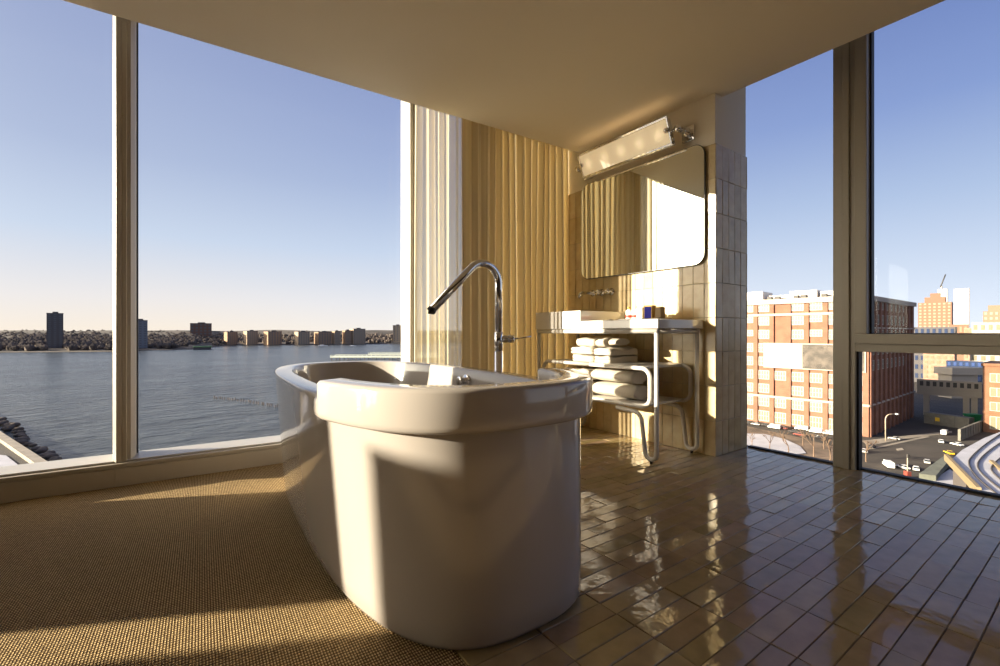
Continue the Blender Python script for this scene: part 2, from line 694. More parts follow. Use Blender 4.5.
# mullion beside the curtain
post(w3, 'window_stile', M_FRAMEW, [(1.362, 1.387, 0.05, 0.235), (1.391, 1.417, 0.05, 0.235), (1.387, 1.391, 0.07, 0.2)])
post(w1, 'window_stile', M_FRAME, [(-1.39, -1.345, 0.0, 0.235)])
# further left, beyond the pier
w4 = lwin('window_4', -4.28, -3.42, (0.03, 0.03))
w5 = empty('window_5', lw(-4.4, 0.1, 1.47), kind='structure')
f = MB()
f.obox(LO, LU, LV, -5.20, -4.28, GV, GV + 0.012, 1.635, HS)
f.build('window_glass', M_GLASS, w5)
f = MB()
f.obox(LO, LU, LV, -5.20, -4.28, 0.015, 0.225, 1.62, 1.64)
f.build('window_sill', M_FRAME, w5)
w9 = lwin('fill_window_9', -7.3, -5.20, (0.03, 0.03))  # unseen panes added so sun floods the floor behind the camera
post(w9, 'window_stile', M_FRAME, [(-5.23, -5.18, 0.03, 0.235)])
w10 = lwin('fill_window_10', XMIN, -7.3, (0.03, 0.03))  # second added pane run, more sun bounce for the room
post(w10, 'window_stile', M_FRAME, [(-7.33, -7.27, 0.03, 0.235)])

# ------------------------------------------------------------------ right glazing
w6 = empty('window_6', (XG, 2.0, 0), kind='structure')
f = MB()
f.box(XG, XG + 0.012, 1.00, 3.15, 0.0, HS)
f.build('window_glass', M_GLASS, w6)
f = MB()
f.box(XG - 0.010, XG + 0.03, 1.02, YE, -0.002, 0.010)
f.build('window_gasket', M_GASKET, w6)

w7 = empty('window_7', (XG, 0.2, 0), kind='structure')
f = MB()
# post with fluted faces
f.box(3.185, XG + 0.06, 0.985, 1.036, 0, HS)
f.box(3.172, XG + 0.06, 0.952, 0.988, 0, HS)
f.box(3.185, XG + 0.06, 0.925, 0.955, 0, HS)
f.build('window_post', M_FRAMED, w7, 0.004)
f = MB()
f.box(3.165, XG + 0.04, 0.868, 0.925, 0.792, HS)
f.box(3.178, XG + 0.04, -0.75, 0.924, 0.690, 0.735)
f.box(3.165, XG + 0.04, -0.75, 0.925, 0.735, 0.792)
f.build('window_frame', M_FRAMED, w7, 0.004)
f = MB()
f.box(3.215, XG + 0.02, 0.858, 0.870, 0.79, HS)
f.box(3.215, XG + 0.02, -0.75, 0.868, 0.785, 0.797)
f.box(3.205, XG + 0.02, 0.914, 0.927, 0.0, 0.690)
f.box(XG - 0.010, XG + 0.03, -0.75, 0.93, -0.002, 0.010)
f.build('window_gasket', M_GASKET, w7)
f = MB()
f.box(XG, XG + 0.012, -0.75, 0.93, 0.0, HS)
f.build('window_glass', M_GLASS, w7)
f = MB()
f.box(3.17, XG + 0.06, -0.86, -0.75, 0, HS)
f.build('window_post', M_FRAMED, w7, 0.004)
w8 = empty('window_8', (XG, -2.0, 0), kind='structure')
f = MB()
f.box(XG, XG + 0.012, YMIN, -0.86, 0.0, HS)
f.build('window_glass', M_GLASS, w8)

# ------------------------------------------------------------------ bathtub
TC = Vector((0.805, 1.945, 0))
TA = math.radians(-2.3)
TUx = Vector((math.cos(TA), math.sin(TA), 0))
TUy = Vector((-math.sin(TA), math.cos(TA), 0))


def sel(a, b, n, t):
    c, s = math.cos(t), math.sin(t)
    x = a * math.copysign(abs(c) ** (2.0 / n), c)
    y = b * math.copysign(abs(s) ** (2.0 / n), s)
    return x, y


def ring_ts(a, b, n, cnt):
    """parameters spaced evenly by arc length"""
    K = 4000
    P = [sel(a, b, n, 2 * PI * i / K) for i in range(K + 1)]
    S = [0.0]
    for p, q in zip(P[:-1], P[1:]):
        S.append(S[-1] + math.hypot(q[0] - p[0], q[1] - p[1]))
    out, j = [], 0
    for i in range(cnt):
        s = S[-1] * i / cnt
        while S[j + 1] < s:
            j += 1
        out.append(2 * PI * (j + (s - S[j]) / max(1e-9, S[j + 1] - S[j])) / K)
    return out


NT = 2.85
TS = ring_ts(0.46, 1.0, NT, 160)


def tring(a, b, z, n=NT):
    r = []
    for t in TS:
        x, y = sel(a, b, n, t)
        p = TC + TUx * x + TUy * y
        r.append((p.x, p.y, z))
    return r


RZ = 0.615
tub = empty('bathtub', (TC.x, TC.y, 0), 'white freestanding oval bathtub with a raised headrest collar', 'bathtub')
m = MB()
A0, A1, B0, B1 = 0.408, 0.462, 1.030, 1.004
NB = 3.0
out = [(A0 - 0.022, B0 - 0.024, 0.0), (A0 - 0.008, B0 - 0.009, 0.006), (A0, B0, 0.022)]
for k in range(1, 13):
    z = 0.022 + (RZ - 0.022 - 0.022) * k / 12
    q = z / RZ
    out.append((A0 + (A1 - A0) * q, B0 + (B1 - B0) * q, z))
out += [(A1, B1, RZ - 0.008), (A1 - 0.003, B1 - 0.003, RZ - 0.002), (A1 - 0.008, B1 - 0.008, RZ)]
inn = [(0.394, 0.934, RZ), (0.388, 0.928, RZ - 0.002), (0.383, 0.923, RZ - 0.010)]
for k in range(1, 10):
    q = k / 9
    inn.append((0.383 - 0.075 * q ** 1.5, 0.923 - 0.22 * q ** 1.3, RZ - 0.010 - 0.40 * q))
inn += [(0.25, 0.64, 0.175), (0.18, 0.55, 0.160), (0.02, 0.05, 0.155)]
m.loft([tring(a, b, z, NB + (NT - NB) * min(1.0, z / RZ)) for a, b, z in out] + [tring(a, b, z) for a, b, z in inn])
m.build('tub_shell', M_TUB, tub, smooth=True)


def collar(lat_out, z0, z1, t_in, ya, yb, name):
    """band wrapped round the near end between the side positions ya (left) and yb (right)"""
    K = 70
    a0, b0 = A1, B1
    # path of parameters on the near half, t from pi (left side) to 2pi (right side)
    def tside(y):
        lo_, hi_ = PI, 1.5 * PI
        for _ in range(50):
            md_ = (lo_ + hi_) / 2
            if sel(a0, b0, NT, md_)[1] > y:
                lo_ = md_
            else:
                hi_ = md_
        return lo_
    tl = tside(ya)
    tr = 3 * PI - tside(yb)
    # even spacing by arc length
    P = [tl + (tr - tl) * i / 2000 for i in range(2001)]
    S = [0.0]
    for p, q in zip(P[:-1], P[1:]):
        A, Bv = sel(a0, b0, NT, p), sel(a0, b0, NT, q)
        S.append(S[-1] + math.hypot(A[0] - Bv[0], A[1] - Bv[1]))
    ts, j = [], 0
    for i in range(K + 1):
        s = S[-1] * i / K
        while j < 1999 and S[j + 1] < s:
            j += 1
        ts.append(P[j] + (P[1] - P[0]) * (s - S[j]) / max(1e-9, S[j + 1] - S[j]))
    prof = [(lat_out - 0.020, z0), (lat_out - 0.006, z0 + 0.002), (lat_out - 0.001, z0 + 0.009), (lat_out, z0 + 0.02), (lat_out, z1 - 0.012), (lat_out - 0.003, z1 - 0.004),
            (lat_out - 0.010, z1), (-t_in + 0.010, z1), (-t_in + 0.003, z1 - 0.004), (-t_in, z1 - 0.012), (-t_in, z0)]
    rings = []
    for i, t in enumerate(ts):
        e = 0.004 if i in (0, K) else 0.0
        r = []
        zc = (z0 + z1) / 2
        for d, z in prof:
            x, y = sel(a0 + d, b0 + d, NT, t)
            z_ = zc + (z - zc) * (1 - e * 8)
            p = TC + TUx * x + TUy * y
            r.append((p.x, p.y, z_))
        rings.append(r)
    mm = MB()
    mm.loft(rings, closed=True)
    return mm.build(name, M_TUB, tub, 0.004)


collar(0.034, 0.548, 0.662, 0.055, -0.575, -0.60, 'headrest')
collar(0.026, 0.548, 0.609, 0.0, -0.535, -0.565, 'headrest_lip')
# overflow knob on the inner right wall
m = MB()
oc = TC + TUx * 0.378 + TUy * 0.02
m.lathe((oc.x, oc.y, 0.555), -TUx, [(-0.02, 0.034), (0.004, 0.034), (0.007, 0.031), (0.008, 0.020), (0.030, 0.019), (0.034, 0.027), (0.044, 0.027), (0.047, 0.022), (0.047, 0.001)], 28)
o = m.build('overflow_knob', M_CHROME, tub)
o['label'] = 'round chrome overflow knob'
m = MB()
m.lathe((TC.x, TC.y, 0.150), (0, 0, 1), [(0, 0.03), (0.012, 0.03), (0.014, 0.026), (0.014, 0.001)], 24)
o = m.build('drain', M_CHROME, tub)
o['label'] = 'chrome drain'

# ------------------------------------------------------------------ tub filler
FX, FY = 1.365, 1.925
fau = empty('tub_filler', (FX, FY, 0), 'tall chrome floor-standing tub filler with a bent spout', 'faucet')


def arc_path(pts, rad, n=10):
    """polyline with rounded corners"""
    pts = [Vector(p) for p in pts]
    out_ = [pts[0]]
    rr = rad if isinstance(rad, (list, tuple)) else [rad] * (len(pts) - 2)
    for i in range(1, len(pts) - 1):
        a = (pts[i - 1] - pts[i]).normalized()
        b = (pts[i + 1] - pts[i]).normalized()
        ang = a.angle(b)
        d = rr[i - 1] / math.tan(ang / 2)
        p0, p1 = pts[i] + a * d, pts[i] + b * d
        bis = (a + b).normalized()
        c = pts[i] + bis * (rr[i - 1] / math.sin(ang / 2))
        v0, v1 = p0 - c, p1 - c
        tot = v0.angle(v1)
        for k in range(n + 1):
            s = k / n
            v = (v0 * math.sin((1 - s) * tot) + v1 * math.sin(s * tot)) / math.sin(tot)
            out_.append(c + v)
    out_.append(pts[-1])
    return out_


m = MB()
m.tube(arc_path([(FX, FY, 0.70), (FX, FY, 1.29), (FX - 0.395, FY - 0.01, 0.905)], 0.10, 14), 0.0205, 24)
m.build('spout', M_CHROME, fau)
m = MB()
m.lathe((FX, FY, 0), (0, 0, 1), [(0, 0.055), (0.006, 0.055), (0.010, 0.050), (0.012, 0.0225), (0.70, 0.0225), (0.702, 0.0195), (0.708, 0.0195), (0.710, 0.0235), (0.80, 0.0235), (0.803, 0.020)], 28)
m.build('post', M_CHROME, fau)
hx = Vector((0.85, -0.50, 0.0)).normalized()
m = MB()
m.lathe((FX, FY, 0.766), hx, [(-0.005, 0.020), (0.045, 0.020), (0.047, 0.018), (0.050, 0.018), (0.052, 0.021), (0.078, 0.021), (0.081, 0.017), (0.081, 0.001)], 24)
b1 = m.build('valve', M_CHROME, fau)
m = MB()
p0 = Vector((FX, FY, 0.766)) + hx * 0.078
m.tube([p0, p0 + hx * 0.095 + Vector((0, 0, 0.014))], [0.0045, 0.0035], 10)
m.build('lever', M_CHROME, b1)
m = MB()
tipd = (Vector((FX - 0.395, FY - 0.01, 0.905)) - Vector((FX, FY, 1.29))).normalized()
m.lathe(Vector((FX - 0.395, FY - 0.01, 0.905)) - tipd * 0.006, tipd, [(0, 0.022), (0.012, 0.022), (0.014, 0.017), (0.010, 0.016), (0.010, 0.001)], 24)
o = m.build('aerator', M_GASKET, fau)
o['label'] = 'dark aerator ring'

# ------------------------------------------------------------------ console table
TX0, TX1 = 2.335, 2.770       # front and back tube planes
TYR, TYL = 1.655, 2.740       # right and left ends
tab = empty('console_table', (2.55, 2.2, 0), 'white tubular steel console with two shelves below the washbasin', 'table')
RT_ = 0.0135


def leg_pair(x, yend, s):
    """vertical leg, U turn at the floor, back up and away under the shelf (s: direction inwards)"""
    pts = [(x, yend, 0.805), (x, yend, 0.016 + RT_), (x, yend + s * 0.075, 0.016 + RT_), (x, yend + s * 0.112, 0.30), (x, yend + s * 0.30, 0.312)]
    mm = MB()
    mm.tube(arc_path(pts, [0.036, 0.036, 0.06], 8), RT_, 14)
    o_ = mm.build('leg', M_WHITEM, tab)
    mf = MB()
    mf.cyl((x, yend + s * 0.037, 0.0), (0, 0, 1), 0.008, 0.009, 0.02, 12)
    f_ = mf.build('rubber_foot', M_GASKET, o_)
    f_['label'] = 'black rubber foot'
    return o_


for x in (TX0, TX1):
    leg_pair(x, TYR, 1)
    leg_pair(x, TYL, -1)
for x in (TX0, TX1):
    mm = MB()
    ya, yb = TYR + 0.045, TYL - 0.06
    mm.tube(arc_path([(x, (ya + yb) / 2, 0.578), (x, ya, 0.578), (x, ya, 0.342), (x, yb, 0.342), (x, yb, 0.578), (x, (ya + yb) / 2, 0.578)], 0.06, 8), RT_, 14)
    mm.build('shelf_loop', M_WHITEM, tab)
for x in (TX0, TX1):
    mm = MB()
    mm.tube([(x, TYR - 0.012, 0.808), (x, TYL + 0.012, 0.808)], 0.0155, 14)
    mm.build('top_rail', M_WHITEM, tab)
for y in (TYR, TYL):
    mm = MB()
    mm.tube([(TX0, y, 0.808), (TX1, y, 0.808)], 0.0135, 14)
    mm.build('side_rail', M_WHITEM, tab)
for z, nm in ((0.578, 'upper_shelf'), (0.342, 'lower_shelf')):
    mm = MB()
    mm.box(TX0 + 0.006, TX1 - 0.006, TYR + 0.10, TYL - 0.115, z - 0.004, z + 0.010)
    mm.build(nm, M_SHELF, tab, 0.002)

# washbasin: raised trough and lower shelf slab
wb = empty('washbasin', (2.55, 2.2, 0.824), 'white ceramic washbasin with a raised trough and lower side slab', 'sink')
mm = MB()
mm.box(2.315, 2.802, 1.630, 2.262, 0.8245, 0.882)
mm.build('counter_slab', M_CERAM, wb, 0.005)


def trough(y0, y1, name, hole=True):
    m_ = MB()
    x0, x1, z0, z1 = 2.315, 2.802, 0.8245, 0.957
    w = 0.022
    def rect(ix, iy, z):
        return [(x0 + ix, y0 + iy, z), (x1 - ix, y0 + iy, z), (x1 - ix, y1 - iy, z), (x0 + ix, y1 - iy, z)]
    rs = [rect(0, 0, z0), rect(0, 0, z1)]
    if hole:
        rs += [rect(w, w, z1), rect(w + 0.01, w + 0.01, z1 - 0.10)]
    m_.loft(rs, smooth=False)
    return m_.build(name, M_CERAM, wb, 0.004)


trough(2.2635, 2.456, 'basin')
trough(2.4595, 2.757, 'basin_side')
mm = MB()
mm.tube(arc_path([(2.60, 2.40, 0.824), (2.60, 2.40, 0.785), (2.78, 2.40, 0.785)], 0.02), 0.014, 14)
o = mm.build('drain_pipe', M_CHROME, wb)
o['label'] = 'chrome drain pipe'

# wall faucet
wf = empty('wall_faucet', (XW - 0.004, 2.55, 1.12), 'chrome wall-mounted faucet with two handles above the basin', 'faucet')
mm = MB()
mm.lathe((XW - 0.002, 2.600, 1.125), (-1, 0, 0), [(0, 0.027), (0.008, 0.027), (0.010, 0.014), (0.05, 0.014)], 20)
mm.tube(arc_path([(XW - 0.04, 2.600, 1.125), (XW - 0.15, 2.600, 1.125), (XW - 0.17, 2.600, 1.08)], 0.02), 0.0125, 14)
mm.build('spout', M_CHROME, wf)
for y in (2.505, 2.405):
    mm = MB()
    mm.lathe((XW - 0.002, y, 1.125), (-1, 0, 0), [(0, 0.029), (0.008, 0.029), (0.011, 0.016), (0.030, 0.016), (0.032, 0.025), (0.058, 0.024), (0.062, 0.018), (0.062, 0.001)], 20)
    h_ = mm.build('handle', M_CHROME, wf)
    mm = MB()
    mm.cyl((XW - 0.05, y - 0.038, 1.125), (0, 1, 0), 0.006, 0.006, 0.076, 10)
    mm.build('cross_bar', M_CHROME, h_)

# ------------------------------------------------------------------ mirror
mir = empty('mirror', (XW, 2.17, 1.65), 'large rounded wall mirror above the basin reflecting the curtain', 'mirror')


def rrect(y0, y1, z0, z1, r, n=8):
    pts = []
    for cy_, cz_, a0 in ((y1 - r, z1 - r, 0), (y0 + r, z1 - r, 90), (y0 + r, z0 + r, 180), (y1 - r, z0 + r, 270)):
        for k in range(n + 1):
            a = math.radians(a0 + 90 * k / n)
            pts.append((cy_ + r * math.cos(a), cz_ + r * math.sin(a)))
    return pts


MY0, MY1, MZ0, MZ1 = 1.612, 2.715, 1.246, 2.045
P = rrect(MY0, MY1, MZ0, MZ1, 0.075)
mm = MB()
mm.loft([[(XW - 0.003, y, z) for y, z in P], [(XW - 0.022, y, z) for y, z in P]], smooth=False)
mm.build('mirror_backing', M_MEDGE, mir)
P2 = rrect(MY0 + 0.004, MY1 - 0.004, MZ0 + 0.004, MZ1 - 0.004, 0.072)
mm = MB()
mm.loft([[(XW - 0.0215, y, z) for y, z in P2], [(XW - 0.0245, y, z) for y, z in P2]], smooth=False)
mm.build('mirror_glass', M_MIRROR, mir)

# ------------------------------------------------------------------ vanity light
LY0, LY1, LZ0, LZ1 = 1.795, 2.605, 2.070, 2.232
LXF, LXB = 2.640, 2.678
LLEAN = 0.38
vl = empty('vanity_light', (XW, 2.2, 2.15), 'chrome-framed frosted glass bar light glowing above the mirror', 'wall lamp')


def diffuser_mat():
    m_ = bpy.data.materials.new('frosted_lamp_glass')
    m_.use_nodes = True
    t = m_.node_tree
    b = t.nodes['Principled BSDF']
    b.inputs['Base Color'].default_value = (0.75, 0.70, 0.60, 1)
    b.inputs['Roughness'].default_value = 0.35
    tc_ = t.nodes.new('ShaderNodeTexCoord')
    sp = t.nodes.new('ShaderNodeSeparateXYZ')
    t.links.new(tc_.outputs['Object'], sp.inputs[0])

    def mth(op, a, bv):
        n_ = t.nodes.new('ShaderNodeMath')
        n_.operation = op
        if isinstance(a, (int, float)):
            n_.inputs[0].default_value = a
        else:
            t.links.new(a, n_.inputs[0])
        if isinstance(bv, (int, float)):
            n_.inputs[1].default_value = bv
        else:
            t.links.new(bv, n_.inputs[1])
        return n_.outputs[0]
    pitch = (LY1 - LY0) / 5
    # distance to the nearest of the five bulbs behind the glass
    fy = mth('ADD', sp.outputs[1], 2.2 - LY0 + pitch * 5)
    fy = mth('MODULO', fy, pitch)
    fy = mth('SUBTRACT', fy, pitch / 2)
    fz = mth('ADD', sp.outputs[2], 0.0)
    d2 = mth('ADD', mth('MULTIPLY', fy, fy), mth('MULTIPLY', fz, fz))
    ex = mth('POWER', 2.718, mth('MULTIPLY', d2, -900.0))
    st = mth('ADD', mth('MULTIPLY', ex, 0.26), 0.30)
    b.inputs['Emission Color'].default_value = (1.0, 0.74, 0.42, 1)
    t.links.new(st, b.inputs['Emission Strength'])
    return m_


M_DIFF = diffuser_mat()
M_BULB = mat('warm_bulb', (0.9, 0.8, 0.6), 0.4, emit=(1.0, 0.62, 0.25), emit_s=2.2)


def lean(m_):
    for v_ in m_.bm.verts:
        v_.co.x += (LZ1 - v_.co.z) * LLEAN
    return m_


mm = MB()
mm.box(LXF, LXF + 0.006, LY0 + 0.004, LY1 - 0.004, LZ0 + 0.004, LZ1 - 0.004)
lean(mm).build('front_diffuser', M_DIFF, vl)
mm = MB()
fr = 0.006
for (y0, y1, z0, z1) in ((LY0 - fr, LY1 + fr, LZ1 - fr, LZ1 + fr), (LY0 - fr, LY1 + fr, LZ0 - fr, LZ0 + fr), (LY0 - fr, LY0 + fr, LZ0, LZ1), (LY1 - fr, LY1 + fr, LZ0, LZ1)):
    mm.box(LXF - 0.006, LXF + 0.010, y0, y1, z0, z1)
mm.box(LXF, LXB, LY0 - 0.004, LY0 + 0.002, LZ0, LZ1)
mm.box(LXF, LXB, LY1 - 0.002, LY1 + 0.004, LZ0, LZ1)
lean(mm).build('chrome_frame', M_CHROME, vl, 0.0015)
mm = MB()
mm.box(LXB, LXB + 0.006, LY0, LY1, LZ0, LZ1)
lean(mm).build('back_reflector', M_WHITEM, vl)
for k in range(5):
    y = LY0 + (LY1 - LY0) * (k + 0.5) / 5
    mm = MB()
    mm.sphere((LXF + 0.050, y, 2.150), 0.014, 14)
    mm.cyl((LXF + 0.060, y, 2.150), (1, 0, 0), 0.009, 0.009, 0.014, 12)
    mm.build('bulb', M_BULB, vl)
    ld = bpy.data.lights.new('bulb_light', 'POINT')
    ld.energy = 0.10
    ld.color = (1.0, 0.66, 0.32)
    ld.shadow_soft_size = 0.02
    lo_ = bpy.data.objects.new('bulb_light', ld)
    col.objects.link(lo_)
    lo_.parent = vl
    lo_.location = Vector((LXF + 0.032, y, 2.200)) - vl.location
for y0, s in ((LY0, -1), (LY1, 1)):
    yc_ = y0 + s * 0.052
    mm = MB()
    mm.box(XW - 0.004, XW + 0.012, yc_ - 0.046, yc_ + 0.046, 2.095, 2.195)
    pl_ = mm.build('mount_plate', M_CHROME, vl, 0.002)
    mm = MB()
    mm.lathe((XW - 0.002, yc_, 2.150), (-1, 0, 0), [(0, 0.030), (0.03, 0.028), (0.032, 0.020), (0.100, 0.019), (0.103, 0.0215), (0.135, 0.0215), (0.137, 0.001)], 20)
    mm.build('arm', M_CHROME, pl_)
    mm = MB()
    mm.cyl((LXF + 0.055, yc_, 2.150), (0, -s, 0), 0.011, 0.011, 0.055, 12)
    mm.sphere((LXF + 0.020, y0 - s * 0.016, 2.155), 0.019, 16)
    mm.build('knob', M_CHROME, pl_)

# ------------------------------------------------------------------ curtains


def curtain(name, x0, x1, yc_, amp, waves, z0, z1, m_, seed, label, cat, nx=520, nz=14, gather=0.0):
    rnd = random.Random(seed)
    ph = [rnd.uniform(0, 6.28) for _ in range(6)]
    mm_ = MB()
    g = []
    for i in range(nx + 1):
        s = i / nx
        colv = []
        for k in range(nz + 1):
            q = k / nz
            z = z0 + (z1 - z0) * q
            w = s + 0.012 * math.sin(ph[0] + 9 * s) * (1 - q) + 0.006 * math.sin(ph[1] + 4.0 * q + 14 * s)
            th = 2 * PI * waves * (w + 0.012 * math.sin(2 * PI * 2.3 * w + ph[2]))
            y = math.sin(th) + 0.28 * math.sin(2 * th + ph[3]) + 0.35 * math.sin(th * 0.37 + ph[4])
            am = amp * (0.75 + 0.25 * (1 - q))
            x = x0 + (x1 - x0) * s + 0.30 * amp * math.sin(2 * th + ph[5])
            if s > 0.975:
                e_ = (s - 0.975) / 0.025
                x = x * (1 - e_) + x1 * e_
                y = y * (1 - e_) + 1.0 * e_
            colv.append(mm_.bm.verts.new((min(max(x, x0 - 0.005), x1), yc_(s) + am * y, z)))
        g.append(colv)
    for i in range(nx):
        for k in range(nz):
            f_ = mm_.bm.faces.new((g[i][k], g[i + 1][k], g[i + 1][k + 1], g[i][k + 1]))
            f_.smooth = True
    o_ = mm_.build(name, m_, None, origin=((x0 + x1) / 2, yc_(0.5), z0), recalc=False)
    return tag(o_, label, cat)


curtain('gold_curtain', 1.73, 2.8095, lambda s: 2.905 - 0.012 * s, 0.024, 15, 0.015, HS - 0.02, M_CURT, 3,
        'gold pleated full-length curtain hanging beside the tiled wall', 'curtain')
curtain('sheer_curtain', 1.345, 1.82, lambda s: 2.90 + 0.055 * min(1.0, max(0.0, (s - 0.66) / 0.15)), 0.019, 5.5, 0.015, HS - 0.02, M_SHEER, 8,
        'pale translucent sheer curtain hanging beside the window mullion', 'curtain', 200)

# ------------------------------------------------------------------ towels


def folded_towel(x0, x1, y0, y1, z0, h, layers, seed):
    """folded towel, its rounded folds facing the room (-X)"""
    rnd = random.Random(seed)
    lh = h / layers
    prof = []
    # front folds, bottom to top
    for k in range(layers):
        for j in range(7):
            a = -PI / 2 + PI * j / 6
            prof.append((x0 + lh * 0.5 - math.cos(a) * lh * 0.5 + 0.004 * rnd.uniform(0, 1), z0 + lh * (k + 0.5) + math.sin(a) * lh * 0.49))
    for j in range(1, 6):
        prof.append((x0 + (x1 - x0) * j / 6, z0 + h + 0.003 * rnd.uniform(-1, 1)))
    for k in range(layers - 1, -1, -1):
        for j in range(4):
            a = PI / 2 - PI * j / 3
            prof.append((x1 - lh * 0.3 + math.cos(a) * lh * 0.3, z0 + lh * (k + 0.5) + math.sin(a) * lh * 0.46))
    mm_ = MB()
    rings = []
    ny = 18
    zc, xc = z0 + h / 2, (x0 + x1) / 2
    for i in range(ny + 1):
        s = i / ny
        e = min(s, 1 - s) * ny
        sh = [0.78, 0.91, 0.97][int(e)] if e < 3 else 1.0
        y = y0 + (y1 - y0) * s
        r = []
        for (x, z) in prof:
            nz_ = noise.noise(Vector((x * 14, y * 14, z * 20 + seed)))
            zz = z0 + (z - z0) * (sh if z > zc else 1.0) + (0.014 * nz_ + 0.005 * noise.noise(Vector((x * 34, y * 30, z * 40 - seed)))) * ((z - z0) / h)
            xx = xc + (x - xc) * (1 - (1 - sh) * 0.5) + 0.010 * noise.noise(Vector((y * 16, z * 18, seed * 1.7)))
            r.append((xx, y, max(zz, z0)))
        rings.append(r)
    mm_.loft(rings, smooth=True)
    return mm_.build('folded_towel', M_TOWEL, None, origin=((x0 + x1) / 2, (y0 + y1) / 2, z0))


def rolled_towel(cx_, cz_, y0, y1, rx, rz, turns, seed, name='rolled_towel'):
    """bath towel rolled into a thick spiral, its coil showing at the end"""
    mm_ = MB()
    n = int(turns * 26)
    th = 0.88 / turns
    inner, outer = [], []
    for i in range(n + 1):
        a = 2 * PI * turns * i / n + 2.4
        r = 0.10 + 0.90 * i / n
        ro = r
        ri = max(0.03, r - th)
        outer.append((math.cos(a) * ro * rx, math.sin(a) * ro * rz))
        inner.append((math.cos(a) * ri * rx, math.sin(a) * ri * rz))
    prof = outer + inner[::-1]
    rings = []
    ny = 10
    for k in range(ny + 1):
        s = k / ny
        y = y0 + (y1 - y0) * s
        e = min(s, 1 - s)
        sh = 0.93 if e < 0.01 else (0.985 if e < 0.11 else 1.0)
        rings.append([(cx_ + px_ * sh + 0.004 * noise.noise(Vector((px_ * 20, y * 15, seed))), y, cz_ + pz_ * sh + 0.004 * noise.noise(Vector((pz_ * 20, y * 15, seed + 5)))) for px_, pz_ in prof])
    mm_.loft(rings, smooth=True)
    return mm_.build(name, M_TOWEL, None, origin=(cx_, (y0 + y1) / 2, cz_ - rz))


ZU = 0.5885
ZL = 0.3525
G_UP = 'folded towels on the upper shelf'
tag(folded_towel(2.375, 2.69, 2.208, 2.425, ZU, 0.048, 2, 1), 'folded white towel at the bottom of the left stack on the upper shelf', 'towel', G_UP)
tag(folded_towel(2.370, 2.68, 2.212, 2.436, ZU + 0.054, 0.050, 2, 2), 'folded white towel in the middle of the left stack on the upper shelf', 'towel', G_UP)
tag(folded_towel(2.395, 2.66, 2.215, 2.400, ZU + 0.110, 0.056, 1, 3), 'small folded white towel on top of the left stack on the upper shelf', 'towel', G_UP)
tag(folded_towel(2.375, 2.70, 2.055, 2.200, ZU, 0.048, 2, 4), 'folded white towel at the bottom of the right stack on the upper shelf', 'towel', G_UP)
tag(folded_towel(2.370, 2.69, 2.045, 2.204, ZU + 0.054, 0.050, 2, 5), 'folded white towel in the middle of the right stack on the upper shelf', 'towel', G_UP)
tag(folded_towel(2.395, 2.60, 2.125, 2.205, ZU + 0.110, 0.060, 1, 6), 'small folded white towel on top of the right stack on the upper shelf', 'towel', G_UP)
tag(rolled_towel(2.52, ZU + 0.110 + 0.033, 2.050, 2.120, 0.09, 0.033, 2.2, 9), 'short rolled white hand towel at the right top of the upper stacks', 'towel', 'rolled towels')
tag(rolled_towel(2.50, ZL + 0.052, 1.865, 2.235, 0.120, 0.052, 3.4, 11), 'thick rolled white bath towel at the bottom right of the lower shelf', 'towel', 'rolled towels')
tag(rolled_towel(2.49, ZL + 0.104 + 0.047, 1.880, 2.238, 0.115, 0.047, 3.4, 12), 'thick rolled white bath towel on top of another on the lower shelf', 'towel', 'rolled towels')
tag(folded_towel(2.36, 2.70, 2.245, 2.56, ZL, 0.10, 3, 13), 'folded white bath towel at the bottom left of the lower shelf', 'towel', 'folded towels on the lower shelf')
tag(folded_towel(2.37, 2.69, 2.25, 2.55, ZL + 0.106, 0.072, 2, 14), 'folded white bath towel on top of the left pile of the lower shelf', 'towel', 'folded towels on the lower shelf')

# ------------------------------------------------------------------ toiletries on the slab
ZC = 0.8825
M_TRAY = mat('dark_tray', (0.06, 0.045, 0.03), 0.4)
M_GOLD = mat('gold_paper', (0.55, 0.36, 0.10), 0.35, 0.5)
M_BLUE = mat('cobalt_print', (0.012, 0.015, 0.5), 0.7)
M_WPAP = mat('white_carton', (0.85, 0.82, 0.75), 0.5)
M_RED = mat('red_print', (0.55, 0.06, 0.04), 0.5)
M_BROWN = mat('brown_carton', (0.27, 0.17, 0.06), 0.5)
mm = MB()
ta, tb_, tc0, td = 2.53, 2.68, 1.780, 2.105
mm.box(ta, tb_, tc0, td, ZC, ZC + 0.006)
mm.box(ta, ta + 0.006, tc0, td, ZC + 0.006, ZC + 0.012)
mm.box(tb_ - 0.006, tb_, tc0, td, ZC + 0.006, ZC + 0.012)
mm.box(ta + 0.006, tb_ - 0.006, tc0, tc0 + 0.006, ZC + 0.006, ZC + 0.012)
mm.box(ta + 0.006, tb_ - 0.006, td - 0.006, td, ZC + 0.006, ZC + 0.012)
tag(mm.build('toiletry_tray', M_TRAY, None, origin=((ta + tb_) / 2, (tc0 + td) / 2, ZC)), 'low dark tray under the toiletries on the basin slab', 'tray')
ZT = ZC + 0.0065


